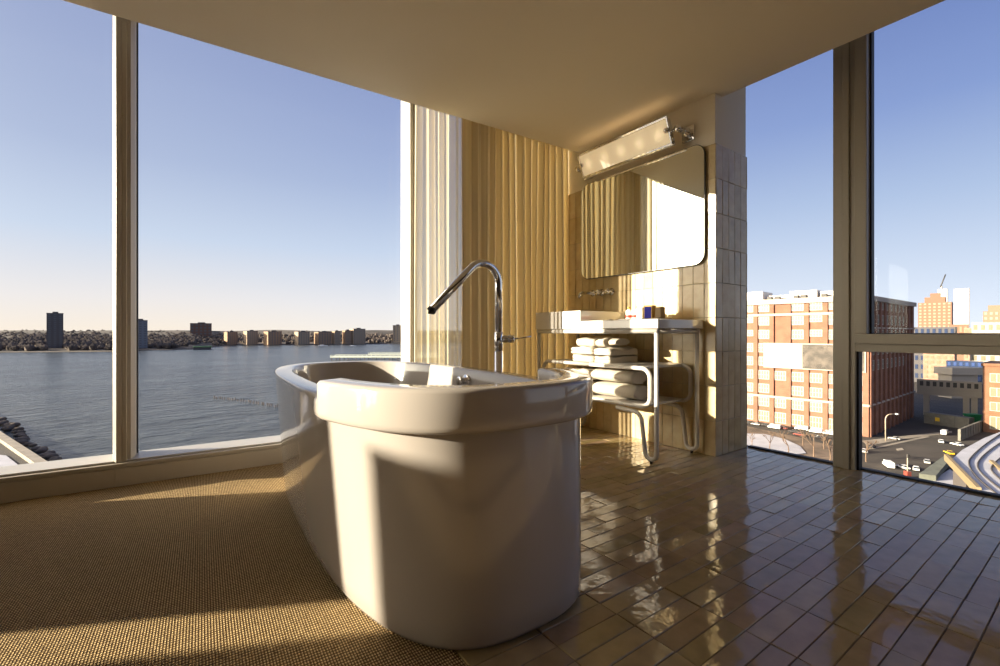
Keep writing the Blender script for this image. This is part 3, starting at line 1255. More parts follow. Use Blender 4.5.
def bottle(x, y, nm, label, cap):
    r = empty(nm, (x, y, ZT), label, 'bottle', 'toiletry bottles')
    m_ = MB()
    m_.lathe((x, y, ZT), (0, 0, 1), [(0, 0.020), (0.003, 0.0225), (0.064, 0.0225), (0.071, 0.016), (0.073, 0.010), (0.077, 0.010)], 18)
    m_.build('bottle_body', M_WPAP, r)
    m_ = MB()
    m_.lathe((x, y, ZT + 0.077), (0, 0, 1), [(0, 0.012), (0.014, 0.012), (0.015, 0.010), (0.015, 0.001)], 16)
    m_.build('cap', cap, r)
    m_ = MB()
    m_.lathe((x, y, ZT + 0.016), (0, 0, 1), [(0, 0.0227), (0.0001, 0.023), (0.018, 0.023), (0.0181, 0.0227)], 18)
    o_ = m_.build('label_band', M_RED, r)
    o_['label'] = 'red printed band'


bottle(2.60, 2.068, 'toiletry_bottle', 'small white bottle with a gold cap leftmost on the tray', M_GOLD)
bottle(2.60, 2.017, 'toiletry_bottle', 'small white bottle with a white cap beside the white carton', M_WPAP)


def carton(x, y, w, d, h, body, front, nm, label, turn=0.0):
    r = empty(nm, (x, y, ZT), label, 'box', 'toiletry cartons')
    m_ = MB()
    m_.box(x - d / 2, x + d / 2, y - w / 2, y + w / 2, ZT, ZT + h)
    m_.build('carton_body', body, r, 0.001)
    m_ = MB()
    m_.box(x - d / 2 - 0.0012, x - d / 2, y - w / 2 + 0.004, y + w / 2 - 0.004, ZT + 0.006, ZT + h - 0.006)
    m_.build('front_print', front, r)
    m_ = MB()
    m_.box(x - d / 2 + 0.003, x + d / 2 - 0.003, y - w / 2 + 0.002, y + w / 2 - 0.002, ZT + h, ZT + h + 0.004)
    m_.build('lid', M_GOLD, r)
    return r


carton(2.60, 1.962, 0.050, 0.05, 0.080, M_WPAP, M_WPAP, 'toiletry_carton', 'small white carton between the bottles and the blue carton')
carton(2.60, 1.893, 0.062, 0.05, 0.090, M_GOLD, M_BLUE, 'toiletry_carton', 'cobalt blue fronted carton on the tray')
carton(2.61, 1.822, 0.042, 0.05, 0.078, M_BROWN, M_BROWN, 'toiletry_carton', 'brown carton at the right end of the tray')
mm = MB()
mm.sphere((2.52, 2.17, ZC + 0.006), 0.02, 14, (1.0, 1.6, 0.3))
tag(mm.build('soap_bar', M_TRAY, None, origin=(2.52, 2.17, ZC)), 'small dark soap bar beside the raised trough', 'soap')

# ------------------------------------------------------------------ outside: ground and river
ZG = -27.2
ZWAT = -29.0


def water_mat():
    m_ = bpy.data.materials.new('river_water')
    m_.use_nodes = True
    t = m_.node_tree
    b = t.nodes['Principled BSDF']
    b.inputs['IOR'].default_value = 1.33
    b.inputs['Roughness'].default_value = 0.25
    tc_ = t.nodes.new('ShaderNodeTexCoord')

    def nz(scale, stretch, detail):
        mp = t.nodes.new('ShaderNodeMapping')
        mp.inputs['Scale'].default_value = (scale, scale * stretch, scale)
        mp.inputs['Rotation'].default_value = (0, 0, math.radians(35.5))
        t.links.new(tc_.outputs['Object'], mp.inputs[0])
        n = t.nodes.new('ShaderNodeTexNoise')
        n.inputs['Scale'].default_value = 1.0
        n.inputs['Detail'].default_value = detail
        n.inputs['Roughness'].default_value = 0.6
        t.links.new(mp.outputs[0], n.inputs['Vector'])
        return n
    n1 = nz(0.075, 2.2, 9)
    n2 = nz(0.012, 3.0, 6)
    r = t.nodes.new('ShaderNodeValToRGB')
    r.color_ramp.elements[0].position = 0.35
    r.color_ramp.elements[1].position = 0.68
    r.color_ramp.elements[0].color = (0.030, 0.037, 0.042, 1)
    r.color_ramp.elements[1].color = (0.10, 0.115, 0.125, 1)
    ad = t.nodes.new('ShaderNodeMix')
    ad.inputs[0].default_value = 0.55
    t.links.new(n1.outputs[0], ad.inputs[2])
    t.links.new(n2.outputs[0], ad.inputs[3])
    t.links.new(ad.outputs[0], r.inputs[0])
    t.links.new(r.outputs[0], b.inputs['Base Color'])
    bp = t.nodes.new('ShaderNodeBump')
    bp.inputs['Distance'].default_value = 4.5
    t.links.new(n1.outputs[0], bp.inputs['Height'])
    t.links.new(bp.outputs[0], b.inputs['Normal'])
    return m_


M_WATER = water_mat()
M_ASPH = mat('asphalt', (0.045, 0.036, 0.028), 0.9, noise_amt=0.35, noise_scale=0.12)
M_EARTH = mat('winter_earth', (0.15, 0.105, 0.07), 0.95, noise_amt=0.45, noise_scale=0.25)
M_SNOW = mat('snow', (0.42, 0.41, 0.43), 0.8, noise_amt=0.12, noise_scale=0.3)
M_CONC = mat('concrete', (0.26, 0.22, 0.17), 0.85, noise_amt=0.2, noise_scale=0.5)
M_WOOD = mat('wooded_hill', (0.075, 0.058, 0.045), 0.95, noise_amt=0.5, noise_scale=0.02)
M_TREES = mat('bare_woodland', (0.10, 0.075, 0.058), 0.95, noise_amt=0.5, noise_scale=0.05)

m = MB()
m.prism([(-6000, -3000), (6000, -3000), (6000, 8000), (-6000, 8000)], ZWAT - 1.0, ZWAT)
tag(m.build('river_water', M_WATER), 'wide blue-grey river', kind='structure')


def cam2(D, lat):
    p = FW * D + RT * lat
    return (p.x, p.y)


m = MB()
m.prism([cam2(330, -440), cam2(120, -133), cam2(98, -101), cam2(60, -45), cam2(110, -8), cam2(700, 8), cam2(4500, 20), cam2(4500, 6000), cam2(-400, 6000), cam2(-400, -500)], ZG - 6, ZG)
tag(m.build('ground', M_ASPH), 'street level asphalt', kind='structure')
# riverside promenade on the left: kerb and walkway
m = MB()
pr = [cam2(300, -395), cam2(119.6, -133), cam2(97.6, -101), cam2(60, -47)]
for a, b in zip(pr[:-1], pr[1:]):
    A, Bv = Vector((*a, 0)), Vector((*b, 0))
    d = (Bv - A).normalized()
    nrm = Vector((-d.y, d.x, 0))
    m.obox(A, d, nrm, 0, (Bv - A).length, -0.9, 0.9, ZG, ZG + 0.9)
tag(m.build('promenade_kerb', M_CONC), kind='structure')
m = MB()
for k in range(46):
    s = k / 45
    a = Vector((*cam2(150 - 62 * s, -171 + 84 * s), 0)) + RT * 0
    p = a + FW * (3.0 + random.uniform(-0.5, 2.0)) + RT * random.uniform(-1, 1)
    m.sphere((p.x, p.y, ZWAT + random.uniform(0.0, 0.8)), random.uniform(0.7, 1.3), 7, (1.2, 1.0, 0.6))
tag(m.build('bank_rocks', M_TREES), 'dark rocks along the river bank below the window', 'rocks', None, 'stuff')
m = MB()
m.prism([tuple(onz(-60, 470, ZG))[:2], tuple(onz(-40, 452, ZG))[:2], tuple(onz(6, 456, ZG))[:2], tuple(onz(24, 470, ZG))[:2]], ZG, ZG + 0.15)
tag(m.build('promenade_snow', M_SNOW), kind='structure')

# far shore: wooded hill
shore = [(-420, 354), (-200, 353.5), (0, 352.6), (112, 351.8), (140, 350.5), (190, 349.5), (228, 345.6), (300, 345.3), (385, 344.0), (440, 343), (560, 341), (720, 340)]


def shore_pt(px):
    for (a, ya), (b, yb) in zip(shore[:-1], shore[1:]):
        if a <= px <= b:
            return ya + (yb - ya) * (px - a) / (b - a)
    return shore[-1][1]


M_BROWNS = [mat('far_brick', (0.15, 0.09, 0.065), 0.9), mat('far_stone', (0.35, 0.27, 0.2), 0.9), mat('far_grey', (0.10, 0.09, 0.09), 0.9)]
m = MB()
g = []
pxs = list(range(-420, 721, 10))
for px in pxs:
    y = shore_pt(px)
    D0 = (EYE.z - ZWAT) * FPX / (y - CY)
    rowv = []
    for k, (dd, top) in enumerate(((0, -28.8), (25, -26), (110, -20), (220, -9), (330, -1), (520, 3), (800, 3))):
        D = D0 + dd
        z = top + (2.5 * noise.noise(Vector((px * 0.03, k * 1.7, 0))) if k > 1 else 0)
        if k >= 4:
            z = hz(330.5 + 1.0 * noise.noise(Vector((px * 0.02, 0, 4))), D)
        p = place(px, D, z)
        rowv.append(m.bm.verts.new(p))
    g.append(rowv)
for a, b in zip(g[:-1], g[1:]):
    for k in range(len(a) - 1):
        m.bm.faces.new((a[k], b[k], b[k + 1], a[k + 1])).smooth = True
tag(m.build('hills', M_WOOD), 'wooded far bank of the river', kind='structure')
m = MB()
rnd = random.Random(5)
BPX = [(47, 63), (132, 148), (190, 212), (225, 240), (245, 261), (266, 285), (296, 313), (316, 343), (343, 368), (391, 404)]
for k in range(4200):
    px = rnd.uniform(-120, 470)
    D0 = (EYE.z - ZWAT) * FPX / (shore_pt(px) - CY)
    q = rnd.random()
    dd = 14 + 330 * q
    D = D0 + dd
    zb = -26 + 25 * q ** 1.2
    r = rnd.uniform(2.6, 5.6)
    if dd < 70 and any(a - 1 < px < b + 1 for a, b in BPX):
        continue
    if 188 < px < 214 and 240 < dd:
        continue
    p = place(px, D, min(zb, hz(330.8, D)) + r * 0.5)
    bmesh.ops.create_icosphere(m.bm, subdivisions=1, radius=r, matrix=Matrix.Translation(p) @ Matrix.Diagonal((1.0, 1.0, rnd.uniform(0.8, 1.5), 1)))
tag(m.build('far_woodland', M_TREES), 'bare winter woodland covering the far river bank', 'trees', None, 'stuff')

# far shore buildings
FAR_W = mat('far_window', (0.10, 0.10, 0.11), 0.3)


def window_grid(r, org, ux, uy, w, rows, cols, z0, z1, m_):
    fh = (z1 - z0) / rows
    first = None
    for i in range(rows):
        for j in range(cols):
            a0 = -w / 2 + w * (j + 0.25) / cols
            if first is None:
                b = MB()
                b.obox(org, ux, uy, a0, a0 + w * 0.5 / cols, -0.2, 0.05, z0 + fh * 0.3, z0 + fh * 0.8)
                first = b.build('window', m_, r)
            else:
                o_ = first.copy()
                col.objects.link(o_)
                o_.parent = r
                o_.location = ux * (w * j / cols) + Vector((0, 0, fh * i))


def far_building(px0, px1, ytop, D, label, body, zb=None, rows=5, cols=4, group='buildings on the far shore', cat='building', name='shore_building', depth=None, turn=0.0):
    zb = ZWAT + 1.0 if zb is None else zb
    zt = hz(ytop, D)
    pc = place((px0 + px1) / 2, D, zb)
    w = (px1 - px0) / FPX * D
    dp = depth if depth else max(14.0, w * 0.6)
    view = Vector((pc.x, pc.y, 0)).normalized()
    rgt = Vector((view.y, -view.x, 0))
    cs, sn = math.cos(turn), math.sin(turn)
    ux = rgt * cs + view * sn
    uy = view * cs - rgt * sn
    r = empty(name, pc, label, cat, group)
    org = Vector((pc.x, pc.y, 0))
    b = MB()
    b.obox(org, ux, uy, -w / 2, w / 2, 0, dp, zb, zt)
    b.build('facade', body, r)
    b = MB()
    b.obox(org, ux, uy, -w / 2 - 0.3, w / 2 + 0.3, -0.3, dp + 0.3, zt, zt + 0.8)
    b.obox(org, ux, uy, -w * 0.15, w * 0.2, dp * 0.3, dp * 0.6, zt + 0.8, zt + 3.0)
    b.build('roof', M_BROWNS[2], r)
    window_grid(r, org, ux, uy, w, rows, cols, zb, zt, FAR_W)
    return r


far_building(49, 61, 313.5, 725, 'lone dark high-rise standing above the trees on the far left shore', M_BROWNS[2], rows=18, cols=3)
far_building(134.5, 146, 320.5, 770, 'grey-blue block just right of the thick window mullion on the far shore', mat('far_bluegrey', (0.16, 0.17, 0.2), 0.8), rows=12, cols=3)
far_building(192, 210, 323.5, 1080, 'wide dark block on the ridge right of the grey-blue block', M_BROWNS[0], zb=-20, rows=6, cols=5)
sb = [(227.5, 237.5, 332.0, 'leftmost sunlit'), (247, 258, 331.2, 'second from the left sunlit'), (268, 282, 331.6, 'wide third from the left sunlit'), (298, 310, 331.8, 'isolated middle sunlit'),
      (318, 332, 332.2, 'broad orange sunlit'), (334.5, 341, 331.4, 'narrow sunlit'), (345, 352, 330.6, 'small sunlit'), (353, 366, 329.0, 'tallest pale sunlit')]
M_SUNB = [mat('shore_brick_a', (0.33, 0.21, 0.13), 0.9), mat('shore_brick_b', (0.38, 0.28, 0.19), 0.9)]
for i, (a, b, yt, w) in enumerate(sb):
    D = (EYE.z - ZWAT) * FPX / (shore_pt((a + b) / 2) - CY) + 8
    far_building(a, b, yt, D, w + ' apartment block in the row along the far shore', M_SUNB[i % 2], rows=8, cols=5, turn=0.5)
far_building(393, 402, 325.5, 1230, 'hazy pale tower beside the curtain mullion on the far shore', M_SUNB[1], rows=10, cols=3)
# green roofed pier shed
m = MB()
p0 = onz(203, 349.6, ZWAT)
view = Vector((p0.x, p0.y, 0)).normalized()
rgt = Vector((view.y, -view.x, 0))
ps = empty('pier_shed', p0, 'low green-roofed shed on a pier at the far shore', 'shed')
m.obox(p0, rgt, view, -14, 12, 0, 14, ZWAT, ZWAT + 4)
m.build('shed_body', M_BROWNS[2], ps)
m = MB()
m.obox(p0, rgt, view, -15, 13, -1, 15, ZWAT + 4, ZWAT + 6.0)
m.build('shed_roof', mat('green_roof', (0.16, 0.27, 0.12), 0.8), ps)
# pale boats
M_BOAT = mat('boat_white', (0.8, 0.78, 0.74), 0.5)


def boat(px, py, ln, label):
    p = onz(px, py, ZWAT)
    v = Vector((p.x, p.y, 0)).normalized()
    r_ = Vector((v.y, -v.x, 0))
    e = empty('boat', p, label, 'boat', 'boats by the far shore')
    b = MB()
    pts = []
    for a, bb in ((-0.5, -0.12), (0.3, -0.12), (0.5, 0.0), (0.3, 0.12), (-0.5, 0.12)):
        q = p + r_ * a * ln + v * bb * ln
        pts.append((q.x, q.y))
    b.prism(pts, ZWAT - 0.2, ZWAT + ln * 0.06)
    b.build('hull', M_BOAT, e)
    b = MB()
    b.obox(p, r_, v, -ln * 0.3, ln * 0.1, -ln * 0.07, ln * 0.07, ZWAT + ln * 0.06, ZWAT + ln * 0.14)
    b.build('cabin', M_BOAT, e)


boat(323, 345.9, 20, 'white boat moored below the broad orange apartment block')
boat(353, 346.0, 14, 'small white boat moored below the tallest pale apartment block')

# near pier with pale railings
M_PIER = mat('pale_pier', (0.62, 0.64, 0.52), 0.7)


def pier(pa, pb, width, label, name='pier'):
    A, Bv = onz(pa[0], pa[1], ZWAT), onz(pb[0], pb[1], ZWAT)
    d = (Bv - A)
    ln = d.length
    d.normalize()
    nrm = Vector((-d.y, d.x, 0))
    r = empty(name, A, label, 'pier', 'piers on the river')
    b = MB()
    b.obox(A, d, nrm, 0, ln, 0, width, ZWAT + 3.0, ZWAT + 4.0)
    b.build('deck', M_PIER, r)
    b = MB()
    for off_ in (0.2, width - 0.4):
        b.obox(A, d, nrm, 0, ln, off_, off_ + 0.2, ZWAT + 5.2, ZWAT + 5.5)
        k = 0.0
        while k < ln:
            b.obox(A, d, nrm, k, k + 0.3, off_, off_ + 0.2, ZWAT + 4.0, ZWAT + 5.2)
            k += 5
    b.build('railing', M_PIER, r)
    b = MB()
    k = 1.0
    while k < ln:
        for off_ in (0.6, width - 1.2):
            b.obox(A, d, nrm, k, k + 0.6, off_, off_ + 0.6, ZWAT - 0.5, ZWAT + 3.0)
        k += 9
    b.build('piles', M_TREES, r)


pier((330, 360.3), (440, 360.6), 14, 'pale railed pier reaching out over the water, nearer one')
pier((368, 357.2), (440, 357.0), 12, 'pale railed pier reaching out over the water, farther one')
# old pier stumps
m = MB()
m.cyl((0, 0, -1.0), (0, 0, 1), 0.22, 0.18, 2.0, 8)
pile = m.build('wooden_pile', M_TREES)
for k in range(26):
    s = k / 25
    o = pile if k == 0 else pile.copy()
    if k:
        col.objects.link(o)
    p = onz(214 + 66 * s + random.uniform(-0.6, 0.6), 398.5 + 9.5 * s ** 1.3 + random.uniform(-0.4, 0.4), ZWAT)
    o.location = (p.x, p.y, ZWAT + random.uniform(-0.2, 0.35))
    o.rotation_euler = (random.uniform(-0.08, 0.08), random.uniform(-0.08, 0.08), 0)
    tag(o, 'weathered wooden pile stump standing in the row in the river', 'pile', 'old pier piles in the river')

# ------------------------------------------------------------------ outside: the brick block across the street
M_BRICK = mat('orange_brick', (0.215, 0.10, 0.062), 0.9, noise_amt=0.16, noise_scale=0.5)
M_BRICKD = mat('brown_brick', (0.30, 0.17, 0.12), 0.9, noise_amt=0.2, noise_scale=0.5)
M_STONE = mat('pale_stone', (0.38, 0.33, 0.27), 0.85)
M_WINF = mat('white_window_frame', (0.36, 0.33, 0.28), 0.6)
M_PANE = mat('office_pane', (0.20, 0.18, 0.15), 0.12, spec=0.8)
M_SHOP = mat('shop_pane', (0.20, 0.18, 0.12), 0.15, spec=0.8)
M_ROOFU = mat('roof_unit_white', (0.72, 0.68, 0.62), 0.7)
M_DARKU = mat('dark_vent', (0.05, 0.045, 0.04), 0.6)

CN = Vector((*cam2(120.6, 98.9), 0))          # street corner of the block
CL = Vector((*cam2(144.0, 78.4), 0))
CR = Vector((*cam2(151.0, 139.0), 0))
ZB_T = hz(296.6, 120.6)
ul = (CL - CN).normalized()
nl = Vector((-ul.y, ul.x, 0))
if nl.dot(-CN) < 0:
    nl = -nl
LEN_L = 58.0
LEN_R = 50.0
ur = (CR - CN).normalized()
nr = Vector((-ur.y, ur.x, 0))
if nr.dot(-CN) < 0:
    nr = -nr
blk = empty('brick_warehouse', (CN.x, CN.y, ZG), 'large orange brick warehouse block across the street with a sunlit facade', 'building')
m = MB()
pts = [CN, CN + ul * LEN_L, CN + ul * LEN_L + ur * LEN_R, CN + ur * LEN_R]
m.prism([(p.x, p.y) for p in pts], ZG, ZB_T)
m.build('brick_body', M_BRICK, blk)
HB = ZB_T - ZG
NF = 9
FHT = HB / NF
BAY = 4.55
nb = int(LEN_L / BAY)


def facade_win(org, u, n, a0, a1, z0, z1, pane, detail=True):
    """one window: white frame with mullions, pane set in"""
    f_ = MB()
    w_ = a1 - a0
    t_ = 0.22
    f_.obox(org, u, n, a0, a1, 0.0, 0.12, z0, z0 + t_)
    f_.obox(org, u, n, a0, a1, 0.0, 0.12, z1 - t_, z1)
    k_ = 4 if detail else 3
    for i_ in range(k_ + 1):
        a_ = a0 + (w_ - t_) * i_ / k_
        f_.obox(org, u, n, a_, a_ + t_, 0.0, 0.12, z0 + t_, z1 - t_)
    f_.obox(org, u, n, a0, a1, 0.0, 0.10, (z0 + z1) / 2 - t_ * 0.4, (z0 + z1) / 2 + t_ * 0.4)
    o_ = f_.build('window', M_WINF, blk)
    p_ = MB()
    p_.obox(org, u, n, a0 + 0.05, a1 - 0.05, 0.01, 0.05, z0 + 0.05, z1 - 0.05)
    p_.build('pane', pane, o_)


# sunlit side: brick piers, windows between them
for j in range(nb + 1):
    a = j * BAY
    f = MB()
    f.obox(CN, ul, nl, a, a + 1.25, 0.0, 0.45, ZG, ZB_T - 1.2)
    f.build('pier', M_BRICK, blk)
for j in range(7):
    a = j * BAY + 1.35
    for k in range(NF):
        if j == 4 and k in (6, 7, 8, 2):
            continue
        z0 = ZG + FHT * k + (0.5 if k == 0 else 0.95)
        z1 = ZG + FHT * (k + 1) - 0.45
        if k in (6, 7) and j % 2 == 0:
            z0 += 0.8
        facade_win(CN, ul, nl, a, a + BAY - 1.45, z0, z1, M_SHOP if k == 0 else M_PANE)
f = MB()
for j in range(7, nb):
    a = j * BAY + 1.35
    for k in range(NF):
        f.obox(CN, ul, nl, a, a + BAY - 1.45, 0.0, 0.1, ZG + FHT * k + 0.95, ZG + FHT * (k + 1) - 0.45)
o = f.build('window_rows', M_PANE, blk)
o['kind'] = 'stuff'
f = MB()
f.obox(CN, ul, nl, -0.3, LEN_L, 0.0, 0.65, ZB_T - 1.0, ZB_T + 0.5)
f.obox(CN, ul, nl, -0.2, LEN_L, 0.0, 0.55, ZB_T - FHT - 0.4, ZB_T - FHT + 0.3)
f.obox(CN, ul, nl, -0.2, LEN_L, 0.0, 0.55, ZG + FHT * 2 - 0.3, ZG + FHT * 2 + 0.3)
f.obox(CN, ur, nr, -0.3, LEN_R, 0.0, 0.65, ZB_T - 1.0, ZB_T + 0.3)
f.obox(CN, ur, nr, -0.2, LEN_R, 0.0, 0.45, ZB_T - FHT * 2 - 0.2, ZB_T - FHT * 2 + 0.2)
f.obox(CN, ur, nr, -0.2, LEN_R, 0.0, 0.45, ZG + FHT * 2 - 0.2, ZG + FHT * 2 + 0.2)
f.build('cornice', M_STONE, blk)
# shaded side
for j in range(11):
    a = j * BAY
    f = MB()
    f.obox(CN, ur, nr, a, a + 1.3, 0.0, 0.45, ZG, ZB_T - 1.2)
    f.build('pier', M_BRICK, blk)
for j in range(8):
    a = j * BAY + 1.4
    for k in (4, 5, 6, 7, 8):
        facade_win(CN, ur, nr, a, a + BAY - 1.5, ZG + FHT * k + 0.9, ZG + FHT * (k + 1) - 0.45, M_SHOP, False)
# rooftop
f = MB()
f.obox(CN, ul, -nl, 27, 40, 3, 12, ZB_T, ZB_T + 3.4)
f.obox(CN, ul, -nl, 20.5, 26, 5, 12, ZB_T, ZB_T + 2.0)
f.obox(CN, ul, -nl, 12.5, 19.5, 3, 12, ZB_T, ZB_T + 2.9)
f.obox(CN, ul, -nl, 8.0, 12.0, 4, 12, ZB_T, ZB_T + 2.4)
f.obox(CN, ul, -nl, 1.0, 6.2, 2, 10, ZB_T, ZB_T + 3.0)
f.obox(CN, ur, -nr, 3.0, 9.0, 1, 6, ZB_T, ZB_T + 3.4)
f.build('roof_housing', M_ROOFU, blk)
f = MB()
for a in (22.0, 24.2, 15.0, 17.0, 10.0):
    f.obox(CN, ul, -nl, a, a + 1.3, 2.2, 3.6, ZB_T, ZB_T + 1.6)
f.build('roof_vents', M_DARKU, blk)

# billboard on the sunlit side
bb = empty('billboard', CN + ul * 14 + nl * 0.6 + Vector((0, 0, -5)), 'long billboard on the brick facade, half white and half brown photo', 'billboard')
ZBB0, ZBB1 = hz(368.5, 131), hz(344.5, 131)
aR, aL, aM = 0.55, 25.5, 15.2
f = MB()
f.obox(CN, ul, nl, aR, aL, 0.5, 0.75, ZBB0 - 0.3, ZBB1 + 0.3)
f.build('billboard_frame', M_STONE, bb)
f = MB()
f.obox(CN, ul, nl, aM, aL - 0.3, 0.75, 0.8, ZBB0, ZBB1)
f.build('white_panel', mat('white_poster', (0.55, 0.51, 0.45), 0.7), bb)


def poster_mat():
    m_ = mat('brown_photo_poster', (0.30, 0.24, 0.18), 0.6, noise_amt=0.0)
    t = m_.node_tree
    b = t.nodes['Principled BSDF']
    tc_ = t.nodes.new('ShaderNodeTexCoord')
    n = t.nodes.new('ShaderNodeTexNoise')
    n.inputs['Scale'].default_value = 0.55
    n.inputs['Detail'].default_value = 4
    t.links.new(tc_.outputs['Object'], n.inputs['Vector'])
    r = t.nodes.new('ShaderNodeValToRGB')
    r.color_ramp.elements[0].position = 0.4
    r.color_ramp.elements[0].color = (0.035, 0.026, 0.018, 1)
    r.color_ramp.elements[1].position = 0.68
    r.color_ramp.elements[1].color = (0.10, 0.078, 0.058, 1)
    t.links.new(n.outputs[0], r.inputs[0])
    t.links.new(r.outputs[0], b.inputs['Base Color'])
    return m_


f = MB()
f.obox(CN, ul, nl, aR + 0.3, aM, 0.75, 0.8, ZBB0, ZBB1)
f.build('picture_panel', poster_mat(), bb)

# ------------------------------------------------------------------ streets: snow, park, elevated line
m = MB()
pk = [onz(735, 424, ZG), onz(800, 438, ZG), onz(846, 450, ZG), onz(862, 470, ZG), onz(836, 486, ZG), onz(735, 462, ZG), onz(700, 450, ZG)]
m.prism([(p.x, p.y) for p in pk], ZG, ZG + 0.12)
tag(m.build('ground_park', M_EARTH), 'brown winter park ground', kind='structure')
m = MB()
pk = [onz(735, 434, ZG), onz(765, 435, ZG), onz(785, 440, ZG), onz(800, 447, ZG), onz(806, 454, ZG), onz(786, 457, ZG), onz(735, 449, ZG)]
m.prism([(p.x, p.y) for p in pk], ZG + 0.12, ZG + 0.25)
tag(m.build('ground_snow', M_SNOW), 'snow covered lawn of the park', kind='structure')
m = MB()
for a, b, c, d in (((862, 441), (905, 436), (905, 439), (868, 446)), ((905, 436), (952, 431), (952, 433), (905, 439)), ((868, 449), (874, 449), (930, 437), (926, 436)),
                   ((896, 449), (902, 448), (904, 450), (898, 451))):
    q = [onz(*p, ZG) for p in (a, b, c, d)]
    m.prism([(p.x, p.y) for p in q], ZG, ZG + 0.06)
tag(m.build('street_paving', M_CONC), kind='structure')
# elevated rail deck with snow
ZD = -16.5


def deckpts(lst, z):
    return [(p.x, p.y) for p in (onz(a, b, z) for a, b in lst)]


m = MB()
dk = [(952, 459), (962, 450), (984, 438), (1000, 432), (1090, 405), (1130, 470), (1100, 545), (1000, 506), (984, 493)]
m.prism(deckpts(dk, ZD), ZD - 1.2, ZD)
el = tag(m.build('rail_deck', M_SNOW, None, origin=tuple(onz(1000, 470, ZD))), 'snow covered elevated rail deck curving past the corner', 'bridge deck')
M_RAIL = mat('rail_iron', (0.06, 0.05, 0.045), 0.7)


def ribbon(lst, w, z0, z1, m_, nm, parent):
    b = MB()
    P_ = [onz(a, c, z0) for a, c in lst]
    b.tube([Vector((p.x, p.y, (z0 + z1) / 2)) for p in P_], w, 6)
    return b.build(nm, m_, parent)


def curve_pts(lst, n=6):
    out_ = []
    for i in range(len(lst) - 1):
        p0 = lst[max(0, i - 1)]
        p1, p2 = lst[i], lst[i + 1]
        p3 = lst[min(len(lst) - 1, i + 2)]
        for k in range(n):
            t = k / n
            out_.append(tuple(0.5 * ((2 * b) + (-a + c) * t + (2 * a - 5 * b + 4 * c - d) * t * t + (-a + 3 * b - 3 * c + d) * t ** 3) for a, b, c, d in zip(p0, p1, p2, p3)))
    out_.append(lst[-1])
    return out_


for rl in ([(1004, 432), (984, 446), (972, 457), (969, 464), (974, 474), (986, 486), (1004, 500)], [(1012, 436), (992, 449), (980, 460), (978, 468), (985, 477), (1000, 489), (1020, 502)],
           [(1018, 446), (1001, 458), (992, 467), (994, 474), (1008, 486)]):
    ribbon(curve_pts(rl), 0.085, ZD + 0.02, ZD + 0.2, M_RAIL, 'rail', el)
M_PARA = mat('ochre_parapet', (0.22, 0.16, 0.085), 0.85)
b = MB()
for (a, c) in (((946, 456), (979, 490)), ((991, 462), (1010, 478))):
    A, Bv = onz(*a, ZD), onz(*c, ZD)
    d = (Bv - A)
    ln = d.length
    d.normalize()
    b.obox(A, d, Vector((-d.y, d.x, 0)), 0, ln, -0.2, 0.2, ZD - 0.6, ZD + 0.3)
b.build('parapet', M_PARA, el)
b = MB()
for a in ((966, 478), (984, 497), (1010, 450), (960, 462)):
    p = onz(*a, ZD - 1.2)
    b.obox(Vector((p.x, p.y, 0)), FW, RT, -0.5, 0.5, -0.5, 0.5, ZG, ZD - 1.2)
b.build('column', M_RAIL, el)
# grey-green ramp beside it
m = MB()
q = [onz(*p, ZG) for p in ((919, 480), (943, 462), (948, 459), (949, 466), (936, 482))]
m.prism([(p.x, p.y) for p in q], ZG, ZG + 1.2)
tag(m.build('ramp_wall', mat('grey_green_wall', (0.13, 0.135, 0.105), 0.8, noise_amt=0.2, noise_scale=0.6), None, origin=tuple(onz(930, 468, ZG))), 'grey-green ramp wall beside the elevated deck', 'wall')
m = MB()
q = [onz(*p, ZG) for p in ((932, 481), (950, 470), (966, 484), (966, 492), (945, 487))]
m.prism([(p.x, p.y) for p in q], ZG + 0.02, ZG + 0.2)
tag(m.build('ground_snow_strip', M_SNOW), kind='structure')

# white viaduct crossing the street
VD0, VD1 = 158.0, 124.0
va = place(917, 154.0, 0)
vb = place(982, 143.0, 0)
vd = (vb - va)
VL = vd.length
vd.normalize()
vn = Vector((-vd.y, vd.x, 0))
if vn.dot(-va) < 0:
    vn = -vn
via = empty('viaduct', (va.x, va.y, ZG), 'pale concrete viaduct crossing over the shaded street', 'bridge')
zt_, zb_ = hz(384.5, 138), hz(401, 138)
m = MB()
m.obox(va, vd, vn, 0, VL, -7, 0, zb_, zt_ - 1.2)
m.build('span', M_STONE, via)
m = MB()
m.obox(va, vd, vn, 0, VL, 0.0, 0.35, zt_ - 0.5, zt_ + 0.1)
m.obox(va, vd, vn, 0, VL, 0.0, 0.35, zt_ - 2.6, zt_ - 2.1)
k = 0
while k * 1.6 < VL:
    m.obox(va, vd, vn, k * 1.6, k * 1.6 + 0.7, 0.0, 0.3, zt_ - 2.1, zt_ - 0.5)
    k += 1
m.build('parapet', M_STONE, via)
m = MB()
m.obox(va, vd, vn, 0.2, VL - 0.2, -0.05, 0.05, zt_ - 2.1, zt_ - 0.5)
m.build('parapet_openings', M_DARKU, via)
for s in (0.10, 0.72, 0.84):
    m = MB()
    m.obox(va, vd, vn, VL * s, VL * s + 1.5, -3.0, -0.6, ZG, zb_)
    m.build('column', M_STONE, via)

